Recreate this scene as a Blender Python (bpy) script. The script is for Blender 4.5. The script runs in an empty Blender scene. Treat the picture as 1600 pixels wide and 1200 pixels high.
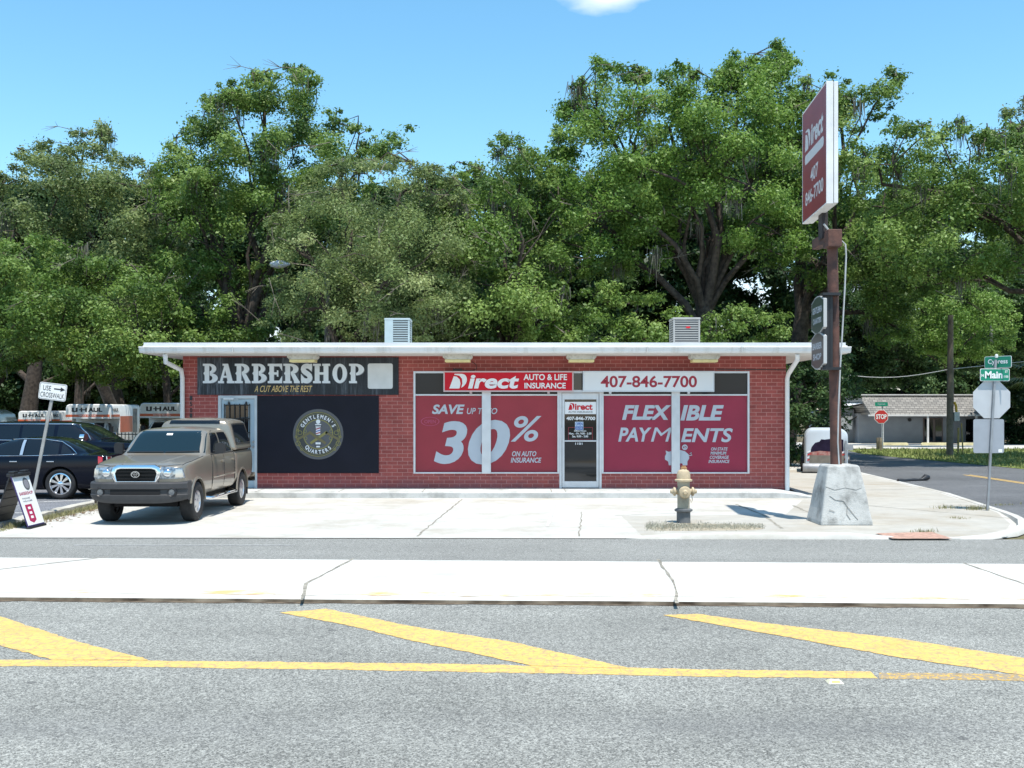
import bpy, bmesh, math, random
import numpy as np
from mathutils import Vector, Matrix
from mathutils.bvhtree import BVHTree

scene = bpy.context.scene
COL = scene.collection
# ------------------------------------------------------------------ camera, sky, sun, exposure
F = 1650.0; HOR = 640.0; EYE = 2.15            # focal length and horizon in 1600 px wide picture units, eye height
cam = bpy.data.cameras.new('camera'); camo = bpy.data.objects.new('camera', cam); COL.objects.link(camo)
cam.sensor_width = 36.0; cam.lens = 36.0 * F / 1600.0
cam.shift_y = (HOR - 600.0) / 1600.0
cam.clip_start = 0.1; cam.clip_end = 3000
camo.location = (0, 0, EYE); camo.rotation_euler = (math.radians(90), 0, 0)
scene.camera = camo
SUN = Vector((0.9, -2.2, 7.0)).normalized()
SUN_EL = math.asin(SUN.z); SUN_ROT = math.atan2(SUN.x, SUN.y)
w = bpy.data.worlds.new('World'); scene.world = w; w.use_nodes = True
nt = w.node_tree; nt.nodes.clear()
out = nt.nodes.new('ShaderNodeOutputWorld'); bg = nt.nodes.new('ShaderNodeBackground')
sky = nt.nodes.new('ShaderNodeTexSky'); sky.sky_type = 'NISHITA'; sky.sun_disc = False
sky.sun_elevation = SUN_EL; sky.sun_rotation = SUN_ROT
sky.air_density = 1.0; sky.dust_density = 0.3; sky.ozone_density = 2.2; sky.altitude = 0
geo = nt.nodes.new('ShaderNodeTexCoord')
def wmath(op, a, b=None, c=None):
    n = nt.nodes.new('ShaderNodeMath'); n.operation = op
    for i, x in enumerate((a, b, c)):
        if x is None: continue
        if isinstance(x, (int, float)): n.inputs[i].default_value = x
        else: nt.links.new(x, n.inputs[i])
    return n.outputs[0]
sep = nt.nodes.new('ShaderNodeSeparateXYZ'); nt.links.new(geo.outputs['Generated'], sep.inputs[0])
# one small cloud high up, and bright broken cloud low behind the trees
noi = nt.nodes.new('ShaderNodeTexNoise'); noi.inputs['Scale'].default_value = 9; noi.inputs['Detail'].default_value = 6
mp = nt.nodes.new('ShaderNodeMapping'); mp.inputs['Scale'].default_value = (1, 1, 2.6)
nt.links.new(geo.outputs['Generated'], mp.inputs[0]); nt.links.new(mp.outputs[0], noi.inputs['Vector'])
def blob(px, py, rx, rz):
    v = Vector(((px - 800) / F, 1, (HOR - py) / F)).normalized()
    dx = wmath('DIVIDE', wmath('SUBTRACT', sep.outputs[0], v.x), rx)
    dz = wmath('DIVIDE', wmath('SUBTRACT', sep.outputs[2], v.z), rz)
    r = wmath('SQRT', wmath('ADD', wmath('MULTIPLY', dx, dx), wmath('MULTIPLY', dz, dz)))
    m = wmath('SUBTRACT', 1.0, r)
    m = wmath('ADD', m, wmath('MULTIPLY', wmath('SUBTRACT', noi.outputs[0], 0.5), 2.0))
    m = wmath('MULTIPLY', m, wmath('GREATER_THAN', sep.outputs[1], 0))
    n = nt.nodes.new('ShaderNodeClamp'); nt.links.new(wmath('MULTIPLY', m, 1.6), n.inputs[0]); return n.outputs[0]
m1 = blob(945, -6, 0.05, 0.018)
low = wmath('SUBTRACT', 1.0, wmath('DIVIDE', wmath('ABSOLUTE', wmath('SUBTRACT', sep.outputs[2], 0.06)), 0.09))
low = wmath('ADD', low, wmath('MULTIPLY', wmath('SUBTRACT', noi.outputs[0], 0.42), 3.0))
lc = nt.nodes.new('ShaderNodeClamp'); nt.links.new(low, lc.inputs[0])
fac = wmath('MAXIMUM', wmath('MULTIPLY', m1, 0.85), wmath('MULTIPLY', lc.outputs[0], 0.6))
hs = nt.nodes.new('ShaderNodeHueSaturation'); hs.inputs['Saturation'].default_value = 1.18; hs.inputs['Hue'].default_value = 0.482; hs.inputs['Value'].default_value = 1.15
nt.links.new(sky.outputs[0], hs.inputs['Color'])
mix = nt.nodes.new('ShaderNodeMixRGB'); nt.links.new(fac, mix.inputs[0]); nt.links.new(hs.outputs[0], mix.inputs[1])
mix.inputs[2].default_value = (6.2, 6.5, 6.8, 1)
nt.links.new(mix.outputs[0], bg.inputs[0]); bg.inputs[1].default_value = 0.15
nt.links.new(bg.outputs[0], out.inputs[0])
sl = bpy.data.lights.new('sun', 'SUN'); sl.energy = 4.6; sl.angle = math.radians(0.5); sl.color = (1, 0.955, 0.88)
so = bpy.data.objects.new('sun', sl); COL.objects.link(so); so.rotation_euler = (-SUN).to_track_quat('-Z', 'Y').to_euler(); so.location = (30, -60, 200)
scene.view_settings.view_transform = 'Standard'; scene.view_settings.look = 'None'
scene.view_settings.exposure = 0.5; scene.view_settings.gamma = 1.0; scene.view_settings.use_curve_mapping = False
scene.cycles.max_bounces = 7; scene.cycles.transparent_max_bounces = 8
scene.cycles.use_denoising = True

# ------------------------------------------------------------------ helpers
def G(px, py, z=0.0):                       # the point of the level z seen at a pixel
    d = (EYE - z) * F / (py - HOR); return Vector(((px - 800) * d / F, d, z))
def AT(px, py, d):                          # the point at distance d seen at a pixel
    return Vector(((px - 800) * d / F, d, EYE + (HOR - py) * d / F))
def X(px, d): return (px - 800) * d / F
def Z(py, d): return EYE + (HOR - py) * d / F

_mats = {}
def M(name, col, rough=0.6, metal=0.0, var=0.0, scale=4.0, bump=0.0, bscale=60.0, coat=0.0, spec=0.5, col2=None, detail=5):
    if name in _mats: return _mats[name]
    m = bpy.data.materials.new(name); m.use_nodes = True; t = m.node_tree; p = t.nodes['Principled BSDF']
    p.inputs['Roughness'].default_value = rough; p.inputs['Metallic'].default_value = metal
    p.inputs['Coat Weight'].default_value = coat; p.inputs['Coat Roughness'].default_value = 0.04
    p.inputs['Specular IOR Level'].default_value = spec
    tc = t.nodes.new('ShaderNodeTexCoord')
    n = t.nodes.new('ShaderNodeTexNoise'); n.inputs['Scale'].default_value = scale; n.inputs['Detail'].default_value = detail
    t.links.new(tc.outputs['Object'], n.inputs['Vector'])
    r = t.nodes.new('ShaderNodeValToRGB'); r.color_ramp.elements[0].position = 0.35; r.color_ramp.elements[1].position = 0.65
    c2 = col2 if col2 else tuple(min(1, c * (1 + var)) for c in col); c1 = tuple(c * (1 - var) for c in col) if not col2 else col
    r.color_ramp.elements[0].color = (*c1, 1); r.color_ramp.elements[1].color = (*c2, 1)
    t.links.new(n.outputs[0], r.inputs[0]); t.links.new(r.outputs[0], p.inputs['Base Color'])
    if bump:
        b = t.nodes.new('ShaderNodeTexNoise'); b.inputs['Scale'].default_value = bscale; b.inputs['Detail'].default_value = 4
        t.links.new(tc.outputs['Object'], b.inputs['Vector'])
        bn = t.nodes.new('ShaderNodeBump'); bn.inputs['Strength'].default_value = bump; bn.inputs['Distance'].default_value = 0.02
        t.links.new(b.outputs[0], bn.inputs['Height']); t.links.new(bn.outputs[0], p.inputs['Normal'])
    _mats[name] = m; return m

class N:                                     # small node-graph helper for the bigger ground materials
    def __init__(s, name):
        s.m = bpy.data.materials.new(name); s.m.use_nodes = True; s.t = s.m.node_tree; s.p = s.t.nodes['Principled BSDF']
        s.tc = s.t.nodes.new('ShaderNodeTexCoord'); s.co = s.tc.outputs['Object']
    def lk(s, a, b): s.t.links.new(a, b)
    def noise(s, sc, det=4, rough=.5, vec=None, stretch=None):
        n = s.t.nodes.new('ShaderNodeTexNoise'); n.inputs['Scale'].default_value = sc; n.inputs['Detail'].default_value = det; n.inputs['Roughness'].default_value = rough
        v = vec or s.co
        if stretch:
            mpn = s.t.nodes.new('ShaderNodeMapping'); mpn.inputs['Scale'].default_value = stretch; s.lk(v, mpn.inputs[0]); v = mpn.outputs[0]
        s.lk(v, n.inputs['Vector']); return n.outputs[0]
    def vor(s, sc, out='Color', feature='F1'):
        n = s.t.nodes.new('ShaderNodeTexVoronoi'); n.feature = feature; n.inputs['Scale'].default_value = sc; s.lk(s.co, n.inputs['Vector']); return n.outputs[out]
    def ramp(s, f, stops):
        r = s.t.nodes.new('ShaderNodeValToRGB'); e = r.color_ramp.elements
        while len(e) < len(stops): e.new(0.5)
        for k, (p, c) in enumerate(stops):
            e[k].position = p; e[k].color = (*c, 1) if len(c) == 3 else c
        s.lk(f, r.inputs[0]); return r.outputs[0]
    def mix(s, f, a, b, mode='MIX'):
        n = s.t.nodes.new('ShaderNodeMixRGB'); n.blend_type = mode
        for i, x in enumerate((f, a, b)):
            if isinstance(x, (int, float)): n.inputs[i].default_value = x
            elif isinstance(x, tuple): n.inputs[i].default_value = (*x, 1)
            else: s.lk(x, n.inputs[i])
        return n.outputs[0]
    def math(s, op, a, b=0.0):
        n = s.t.nodes.new('ShaderNodeMath'); n.operation = op
        for i, x in enumerate((a, b)):
            if isinstance(x, (int, float)): n.inputs[i].default_value = x
            else: s.lk(x, n.inputs[i])
        return n.outputs[0]
    def done(s, col, rough=.85, bump=None, bs=.4, bd=.01, spec=.3):
        if isinstance(col, tuple): s.p.inputs['Base Color'].default_value = (*col, 1)
        else: s.lk(col, s.p.inputs['Base Color'])
        s.p.inputs['Roughness'].default_value = rough; s.p.inputs['Specular IOR Level'].default_value = spec
        if bump is not None:
            b = s.t.nodes.new('ShaderNodeBump'); b.inputs['Strength'].default_value = bs; b.inputs['Distance'].default_value = bd
            s.lk(bump, b.inputs['Height']); s.lk(b.outputs[0], s.p.inputs['Normal'])
        return s.m

def tag(o, label=None, cat=None, group=None, kind=None):
    if label: o['label'] = label
    if cat: o['category'] = cat
    if group: o['group'] = group
    if kind: o['kind'] = kind
    return o
def thing(name, label, cat, loc=(0, 0, 0), rz=0.0, group=None):
    o = bpy.data.objects.new(name, None); COL.objects.link(o); o.empty_display_size = .2
    o.location = loc; o.rotation_euler = (0, 0, rz); return tag(o, label, cat, group)
def copy_tree(o, parent=None):
    c = o.copy(); COL.objects.link(c); c.parent = parent
    for ch in list(o.children): copy_tree(ch, c)
    return c

class MB:
    def __init__(s): s.v = []; s.f = []; s.m = []
    def add(s, vs, fs, mat=0):
        b = len(s.v); s.v += [tuple(p) for p in vs]; s.f += [tuple(i + b for i in f) for f in fs]; s.m += [mat] * len(fs); return s
    def box(s, x0, x1, y0, y1, z0, z1, mat=0):
        return s.add([(x0, y0, z0), (x1, y0, z0), (x1, y1, z0), (x0, y1, z0), (x0, y0, z1), (x1, y0, z1), (x1, y1, z1), (x0, y1, z1)],
                     [(0, 3, 2, 1), (4, 5, 6, 7), (0, 1, 5, 4), (1, 2, 6, 5), (2, 3, 7, 6), (3, 0, 4, 7)], mat)
    def prism(s, poly, plane, a, b, mat=0):       # poly of 2-d points; plane 'xz' is pushed along y, 'yz' along x, 'xy' along z
        f = {'xz': lambda u, v, t: (u, t, v), 'yz': lambda u, v, t: (t, u, v), 'xy': lambda u, v, t: (u, v, t)}[plane]
        n = len(poly); vs = [f(u, v, a) for u, v in poly] + [f(u, v, b) for u, v in poly]
        return s.add(vs, [tuple(range(n - 1, -1, -1)), tuple(range(n, 2 * n))] + [(i, (i + 1) % n, n + (i + 1) % n, n + i) for i in range(n)], mat)
    def tube(s, pts, r, n=8, mat=0, cap=True):
        pts = [Vector(p) for p in pts]; k = len(pts); rs = r if isinstance(r, (list, tuple)) else [r] * k
        vs = []; ref = None
        for i, p in enumerate(pts):
            d = (pts[min(i + 1, k - 1)] - pts[max(i - 1, 0)]).normalized()
            if ref is None: ref = Vector((0, 0, 1)) if abs(d.z) < .9 else Vector((1, 0, 0))
            a = (ref - d * ref.dot(d)).normalized(); ref = a; b = d.cross(a)
            vs += [p + (a * math.cos(2 * math.pi * j / n) + b * math.sin(2 * math.pi * j / n)) * rs[i] for j in range(n)]
        fs = [(i * n + j, i * n + (j + 1) % n, (i + 1) * n + (j + 1) % n, (i + 1) * n + j) for i in range(k - 1) for j in range(n)]
        if cap: fs += [tuple(range(n - 1, -1, -1)), tuple(range((k - 1) * n, k * n))]
        return s.add(vs, fs, mat)
    def lathe(s, prof, n=24, o=(0, 0, 0), axis='z', mat=0, close=True):
        vs = []
        for r, h in prof:
            for j in range(n):
                a = 2 * math.pi * j / n; c, q = r * math.cos(a), r * math.sin(a)
                p = {'z': (c, q, h), 'x': (h, c, q), 'y': (c, h, q)}[axis]
                vs.append((p[0] + o[0], p[1] + o[1], p[2] + o[2]))
        k = len(prof); fs = [(i * n + j, i * n + (j + 1) % n, (i + 1) * n + (j + 1) % n, (i + 1) * n + j) for i in range(k - 1) for j in range(n)]
        if close: fs += [tuple(range(n - 1, -1, -1)), tuple(range((k - 1) * n, k * n))]
        return s.add(vs, fs, mat)
    def grid(s, rows, mat=0, closed=False, caps=False):     # rows of equally many points
        n = len(rows[0]); vs = [p for r in rows for p in r]; m = n if closed else n - 1
        fs = [(i * n + j, i * n + (j + 1) % n, (i + 1) * n + (j + 1) % n, (i + 1) * n + j) for i in range(len(rows) - 1) for j in range(m)]
        if caps: fs += [tuple(range(n - 1, -1, -1)), tuple(range((len(rows) - 1) * n, len(rows) * n))]
        return s.add(vs, fs, mat)
    def ring(s, c, r0, r1, y0, y1, n=40, sx=1.0, a0=0.0, a1=2 * math.pi, mat=0):    # flat ring standing in the xz plane
        full = abs(a1 - a0 - 2 * math.pi) < 1e-6; k = n if full else n + 1
        def P(r, y): return [(c[0] + sx * r * math.cos(a0 + (a1 - a0) * j / n), y, c[1] + r * math.sin(a0 + (a1 - a0) * j / n)) for j in range(k)]
        return s.grid([P(r0, y1), P(r0, y0), P(r1, y0), P(r1, y1)], mat, closed=full)
    def xf(s, mat4): s.v = [tuple(mat4 @ Vector(p)) for p in s.v]; return s
    def build(s, name, mats, parent=None, smooth=None, bevel=0.0, seg=2, recalc=True, subsurf=0, loc=None):
        me = bpy.data.meshes.new(name); me.from_pydata(s.v, [], s.f)
        for m in (mats if isinstance(mats, (list, tuple)) else [mats]): me.materials.append(m)
        me.polygons.foreach_set('material_index', s.m)
        if recalc:
            bm = bmesh.new(); bm.from_mesh(me); bmesh.ops.recalc_face_normals(bm, faces=bm.faces); bm.to_mesh(me); bm.free()
        if smooth is not None:
            me.shade_smooth()
            if smooth < 180: me.set_sharp_from_angle(angle=math.radians(smooth))
        me.update(); o = bpy.data.objects.new(name, me); COL.objects.link(o); o.parent = parent
        if bevel:
            b = o.modifiers.new('bevel', 'BEVEL'); b.width = bevel; b.segments = seg; b.limit_method = 'ANGLE'; b.angle_limit = math.radians(35); b.harden_normals = False
        if subsurf:
            q = o.modifiers.new('subsurf', 'SUBSURF'); q.levels = subsurf; q.render_levels = subsurf
        if loc is not None: o.location = loc
        return o
    def struct(s, name, mats, **k): return tag(s.build(name, mats, **k), kind='structure')

_tc = {}
def text2d(txt, bold=0.0, shear=0.0, space=1.0):
    k = (txt, bold, shear, space)
    if k not in _tc:
        c = bpy.data.curves.new('t', 'FONT'); c.body = txt; c.size = 1; c.offset = bold; c.shear = shear; c.space_character = space
        c.fill_mode = 'BOTH'; c.resolution_u = 5
        o = bpy.data.objects.new('t', c); COL.objects.link(o); dg = bpy.context.evaluated_depsgraph_get()
        me = bpy.data.meshes.new_from_object(o.evaluated_get(dg))
        vs = [(v.co.x, v.co.y) for v in me.vertices]; fs = [tuple(p.vertices) for p in me.polygons]
        bpy.data.objects.remove(o); bpy.data.curves.remove(c); bpy.data.meshes.remove(me)
        xs = [v[0] for v in vs]; ys = [v[1] for v in vs]
        _tc[k] = (vs, fs, (min(xs), max(xs), min(ys), max(ys)))
    return _tc[k]
def put_text(mb, txt, o, u, v, wd, ht, bold=0.012, shear=0.0, mat=0, space=1.0):
    """lettering filling the box of width wd and height ht whose lower left corner is o, along the unit vectors u and v"""
    vs, fs, (a, b, c, d) = text2d(txt, bold, shear, space); o, u, v = Vector(o), Vector(u), Vector(v)
    mb.add([o + u * ((p - a) / (b - a) * wd) + v * ((q - c) / (d - c) * ht) for p, q in vs], fs, mat)
def poly(mb, pts, y, mat=0):                   # flat vinyl shape standing in the xz plane
    mb.add([(p[0], y, p[1]) for p in pts], [tuple(range(len(pts)))], mat)
def circ(cx, cz, rx, rz=None, n=24, a0=0, a1=2 * math.pi):
    rz = rz or rx; return [(cx + rx * math.cos(a0 + (a1 - a0) * j / n), cz + rz * math.sin(a0 + (a1 - a0) * j / n)) for j in range(n)]
def rrect(x0, x1, z0, z1, r, n=4):
    p = []
    for cx, cz, a in ((x1 - r, z0 + r, -90), (x1 - r, z1 - r, 0), (x0 + r, z1 - r, 90), (x0 + r, z0 + r, 180)):
        p += [(cx + r * math.cos(math.radians(a + 90 * j / n)), cz + r * math.sin(math.radians(a + 90 * j / n))) for j in range(n + 1)]
    return p
def wm(o):
    b = Matrix.LocRotScale(o.location, o.rotation_euler, o.scale)
    return wm(o.parent) @ o.matrix_parent_inverse @ b if o.parent else b
def W(mb, name, mats, parent, **k):            # build from world coordinates under a parent
    o = mb.build(name, mats, parent, **k); o.matrix_parent_inverse = wm(parent).inverted(); return o

# ------------------------------------------------------------------ materials of the setting
def asphalt(name, c, speck=.35, patch=.18):
    n = N(name)
    a = n.ramp(n.vor(78), [(0.15, tuple(x * (1 - speck * 1.5) for x in c)), (.5, c), (.85, tuple(x * (1 + speck * 1.6) for x in c))])
    a = n.mix(1.0, a, n.ramp(n.vor(37), [(0.2, (1 - speck * .4,) * 3), (.8, (1 + speck * .45,) * 3)]), 'MULTIPLY')
    f = n.noise(140, 2); a = n.mix(n.math('MULTIPLY', n.math('GREATER_THAN', f, .62), .55), a, (.5, .5, .5))
    f2 = n.noise(95, 2); a = n.mix(n.math('MULTIPLY', n.math('LESS_THAN', f2, .40), .6), a, (.035, .035, .04))
    b = n.ramp(n.noise(.35, 5, .6), [(.3, (1 - patch,) * 3), (.7, (1 + patch,) * 3)])
    b2 = n.ramp(n.noise(1.0, 4, .6, stretch=(.06, 1.1, 1)), [(.3, (1 - patch * .7,) * 3), (.7, (1 + patch * .6,) * 3)])
    a = n.mix(1.0, n.mix(1.0, a, b, 'MULTIPLY'), b2, 'MULTIPLY')
    if name == 'road_asphalt':                       # oil-darkened wheel track along the lane
        sp_ = n.t.nodes.new('ShaderNodeSeparateXYZ'); n.lk(n.co, sp_.inputs[0]); d_ = n.math('ABSOLUTE', n.math('SUBTRACT', sp_.outputs[1], 7.15)); k_ = n.math('MULTIPLY', n.ramp(d_, [(.0, (1, 1, 1)), (.55, (0, 0, 0))]), n.ramp(n.noise(.8, 5, .6, stretch=(.5, 1, 1)), [(.3, (0, 0, 0)), (.6, (1, 1, 1))])); a = n.mix(n.math('MULTIPLY', k_, .42), a, (.10, .10, .10))
    sv = n.vor(.9, 'Distance'); a = n.mix(n.math('MULTIPLY', n.math('LESS_THAN', n.math('ADD', sv, n.math('MULTIPLY', n.noise(9, 3), .10)), .085), .55), a, (.06, .06, .06))
    return n.done(a, .85, n.noise(110, 3), .5, .01)
def concrete(name, c, stain=(.30, .27, .21), amt=.5, bump=.25, sc=.5):
    n = N(name)
    a = n.ramp(n.noise(2.2, 8, .65), [(.3, tuple(x * .86 for x in c)), (.7, tuple(min(1, x * 1.07) for x in c))])
    s = n.ramp(n.noise(sc, 8, .7), [(.48, (0, 0, 0)), (.75, (1, 1, 1))])
    a = n.mix(n.math('MULTIPLY', s, amt), a, stain)
    s2 = n.ramp(n.noise(1.0, 7, .7, stretch=(.35, 2.4, 1)), [(.52, (0, 0, 0)), (.72, (1, 1, 1))])
    a = n.mix(n.math('MULTIPLY', s2, amt * .45), a, stain)
    sp = n.math('GREATER_THAN', n.noise(26, 3, .6), .70); a = n.mix(n.math('MULTIPLY', sp, .45), a, (.16, .14, .11))
    return n.done(a, .9, n.noise(60, 5), bump, .01)
def worn_paint(name, c, under, thr=.47, sc=14):
    n = N(name)
    f = n.ramp(n.noise(sc, 8, .75), [(thr - .05, (1, 1, 1)), (thr, (0, 0, 0))])
    cr = n.math('LESS_THAN', n.vor(7, 'Distance', 'DISTANCE_TO_EDGE'), .018)
    col = n.ramp(n.noise(3, 5), [(.3, tuple(x * .88 for x in c)), (.7, c)])
    a = n.mix(n.math('MULTIPLY', f, .8), col, under); a = n.mix(n.math('MULTIPLY', cr, .4), a, tuple(x * .45 for x in c))
    return n.done(a, .75, n.noise(90, 3), .35, .01)
m_road = asphalt('road_asphalt', (.222, .221, .198), .34); m_lane = asphalt('lane_asphalt', (.224, .223, .203), .25, .1)
m_park = asphalt('car_park_asphalt', (.16, .165, .18), .2, .2); m_side = asphalt('side_street_asphalt', (.105, .108, .112), .25, .2)
m_con = concrete('forecourt_concrete', (.50, .485, .445), (.31, .27, .205), .85); m_med = concrete('median_concrete', (.57, .555, .515), (.34, .31, .26), .6)
m_kerb = concrete('kerb_concrete', (.46, .44, .39), (.2, .18, .13), .7, .4, 1.2); m_walk = concrete('walkway_concrete', (.50, .50, .48), (.16, .16, .145), .75, .4, 1.6)
m_yel = worn_paint('road_yellow', (.70, .45, .135), (.34, .27, .165), .49, 15); m_yel2 = worn_paint('old_road_yellow', (.66, .40, .07), (.2, .2, .2), .56, 22)
m_whi = worn_paint('road_white', (.62, .62, .6), (.25, .25, .25), .5)
m_joint = M('joint', (.24, .22, .18), .95, var=.4, scale=12); m_silt = M('gutter_silt', (.05, .032, .018), .95, var=.5, scale=6, col2=(.16, .12, .08))
n = N('ground_litter')
a = n.ramp(n.noise(1.3, 8, .7), [(.3, (.06, .05, .03)), (.5, (.13, .10, .06)), (.7, (.10, .13, .04))])
m_ground = n.done(a, .95, n.noise(20, 5), .6, .04)
n = N('lawn_grass')
a = n.ramp(n.noise(.8, 8, .7), [(.3, (.10, .14, .035)), (.55, (.21, .25, .07)), (.75, (.32, .29, .12))])
m_lawn = n.done(a, .95, n.noise(45, 4), .8, .03)
m_brickpave = M('brick_pavers', (.40, .24, .18), .9, var=.25, scale=14, bump=.4)

# ------------------------------------------------------------------ ground, roads, kerbs
def ss(a, b, x):
    t = min(1, max(0, (x - a) / (b - a))); return t * t * (3 - 2 * t)
def zg(x, y): return -.03 - .57 * ss(30, 62, y) * ss(-6, -13, x) - .45 * ss(58, 80, y) * ss(5, 12, x)
gx = [-500, -200, -90, -60] + [-40 + 3 * i for i in range(28)] + [60, 90, 200, 500]; gy = [-200, -60, 0, 15, 24] + [28 + 3 * i for i in range(20)] + [110, 200, 600]
MB().grid([[(x, y, zg(x, y)) for x in gx] for y in gy]).struct('ground', m_ground, recalc=False)
def line(p, q):
    return lambda x: p.y + (q.y - p.y) * (x - p.x) / (q.x - p.x)
e_far = line(G(0, 841), G(1600, 843)); e_mf = line(G(0, 870, .06), G(1600, 880, .06)); e_mn = line(G(0, 938), G(1600, 949))
XW = 45
MB().add([(-XW, -25, 0), (XW, -25, 0), (XW, e_mn(XW) + .8, 0), (-XW, e_mn(-XW) + .8, 0)], [(0, 1, 2, 3)]).struct('street', m_road, recalc=False)
MB().add([(-XW, e_mf(-XW) - .6, .001), (XW, e_mf(XW) - .6, .001), (XW, e_far(XW), .001), (-XW, e_far(-XW), .001)], [(0, 1, 2, 3)]).struct('far_lane', m_lane, recalc=False)
md = MB()
rows = []
for i in range(91):
    x = -XW + i; rr = random.Random(i).uniform(-.012, .012)
    rows.append([(x, e_mn(x) + rr, -.02), (x, e_mn(x) + rr, .036), (x, e_mn(x) + .025 + rr, .058), (x, e_mn(x) + .12, .064), (x, e_mf(x) - .1, .064), (x, e_mf(x), .045), (x, e_mf(x), -.02)])
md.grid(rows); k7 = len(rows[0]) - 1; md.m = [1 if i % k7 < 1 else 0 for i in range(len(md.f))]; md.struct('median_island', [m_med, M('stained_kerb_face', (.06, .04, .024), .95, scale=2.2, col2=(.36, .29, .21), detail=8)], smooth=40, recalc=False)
def strip(mb, pts, wd, z, jit=0, seed=1):
    """a flat strip along ground points"""
    r = random.Random(seed); out = []
    P = []
    for a, b in zip(pts[:-1], pts[1:]):
        n_ = max(1, int((Vector(b) - Vector(a)).length / .25)) if jit else 1
        P += [Vector(a).lerp(Vector(b), k / n_) + (Vector((r.uniform(-jit, jit), r.uniform(-jit, jit), 0)) if k else Vector()) for k in range(n_)]
    P.append(Vector(pts[-1]))
    for i, p in enumerate(P):
        d = (P[min(i + 1, len(P) - 1)] - P[max(i - 1, 0)]); q = Vector((-d.y, d.x, 0)).normalized() * wd / 2 * (r.uniform(.55, 1.4) if jit else 1)
        out.append([(p.x - q.x, p.y - q.y, z), (p.x + q.x, p.y + q.y, z)])
    mb.grid(out)
jm = MB()
for pts in ([(552, 873), (478, 912), (471, 938)], [(1028, 874), (1053, 912), (1058, 943)], [(1505, 880), (1640, 926)], [(170, 870), (-20, 892)]):
    strip(jm, [G(x, y, .064) for x, y in pts], .035, .068, .012, len(jm.v))
jm.struct('median_joint', m_joint, recalc=False)
# gutter silt at the foot of the median, and remains of yellow paint on its nose
s_ = MB(); strip(s_, [(-20, e_mn(-20) - .035, 0), (20, e_mn(20) - .03, 0)], .10, .004, .03, 5); s_.struct('gutter_silt', m_silt, recalc=False)
n = N('faded_kerb_paint'); f = n.ramp(n.noise(1.1, 7, .7), [(.48, (0, 0, 0)), (.64, (1, 1, 1))])
m_fade = n.done(n.mix(n.math('MULTIPLY', f, .8), (.60, .56, .48), (.62, .34, .10)), .9, n.noise(60, 4), .3)
s_ = MB(); strip(s_, [(-25, e_mn(-25) + .24, 0), (25, e_mn(25) + .24, 0)], .24, .067, .008, 6); s_.struct('faded_kerb_paint', m_fade, recalc=False)
# yellow markings on the near road
def mark(name, px, m, z=.0022, jit=.012):
    P = [G(x, y, z) for x, y in px]; out = []; r = random.Random(len(px) + int(px[0][0]))
    for a_, b_ in zip(P, P[1:] + P[:1]):
        k_ = max(1, int((b_ - a_).length / .06)) if jit and (b_ - a_).length < 30 else 1; k_ = min(k_, 160)
        out += [a_.lerp(b_, i / k_) + (Vector((r.gauss(0, jit) * .6, r.gauss(0, jit) * .6, 0)) if i else Vector()) for i in range(k_)]
    MB().add(out, [tuple(range(len(out)))]).struct(name, m)
mark('edge_line', [(-400, 1028), (230, 1032), (700, 1037), (1100, 1046), (1360, 1049), (1372, 1060), (1100, 1057), (700, 1049), (230, 1042), (-400, 1038)], m_yel)
mark('edge_line', [(1374, 1051), (1600, 1053), (2200, 1068), (2200, 1080), (1600, 1064), (1374, 1060)], m_yel2)
mark('chevron_stripe', [(-300, 905), (0, 963), (120, 1002), (232, 1031), (80, 1031), (0, 1008), (-300, 935)], m_yel, .0042)
mark('chevron_stripe', [(437, 957), (510, 951), (640, 978), (800, 1003), (985, 1044), (832, 1040), (640, 1000), (540, 976)], m_yel, .0042)
mark('chevron_stripe', [(1036, 961), (1090, 959), (1200, 974), (1400, 997), (1600, 1028), (1900, 1078), (1800, 1095), (1600, 1055), (1400, 1026), (1200, 990)], m_yel, .0042)
mark('lane_line', [(115, 851.2), (460, 851.2), (460, 852.1), (115, 852.1)], worn_paint('faint_white', (.42, .42, .41), (.27, .27, .26), .53), .005, 0)
mark('bay_line', [(866, 782), (870, 782), (858, 822), (853, 822)], worn_paint('faint_bay_white', (.62, .61, .58), (.45, .43, .39), .5), .0175)
# forecourt, sidewalk, car park, side street
fc = [(-9.3, e_far(-9.3)), (7.4, e_far(7.4)), (8.3, 17.75), (9.0, 18.5), (9.6, 19.7), (10.35, 22.0), (11.2, 27), (12.0, 37.3), (12.3, 42), (8.6, 42), (8.2, 38), (8.2, 27), (-9.3, 27)]
MB().add([(x, y, .012) for x, y in fc], [tuple(range(len(fc)))]).struct('forecourt', m_con)
MB().add([(-60, e_far(-60), .006), (-9.3, e_far(-9.3), .006), (-9.3, 33, .006), (-60, 33, .006)], [(0, 1, 2, 3)]).struct('car_park', m_park, recalc=False)
sd = [(9.0, 17.5), (26, 17.3), (20.5, 20.5), (19.2, 25), (18.8, 32), (18.3, 39), (17.3, 47), (16.9, 51), (17.6, 55.5), (17.8, 58), (12.6, 58), (12.3, 42), (12.0, 37.3), (11.2, 27), (10.35, 22), (9.6, 19.7)]
MB().add([(x, y, .008) for x, y in sd], [tuple(range(len(sd)))]).struct('side_street', m_side)
ln = [(19.2, 25), (60, 25), (60, 57), (19.5, 57), (17.6, 55.5), (16.9, 51), (17.3, 47), (18.3, 39), (18.8, 32)]
MB().add([(x, y, .02) for x, y in ln], [tuple(range(len(ln)))]).struct('lawn', m_lawn)
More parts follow.
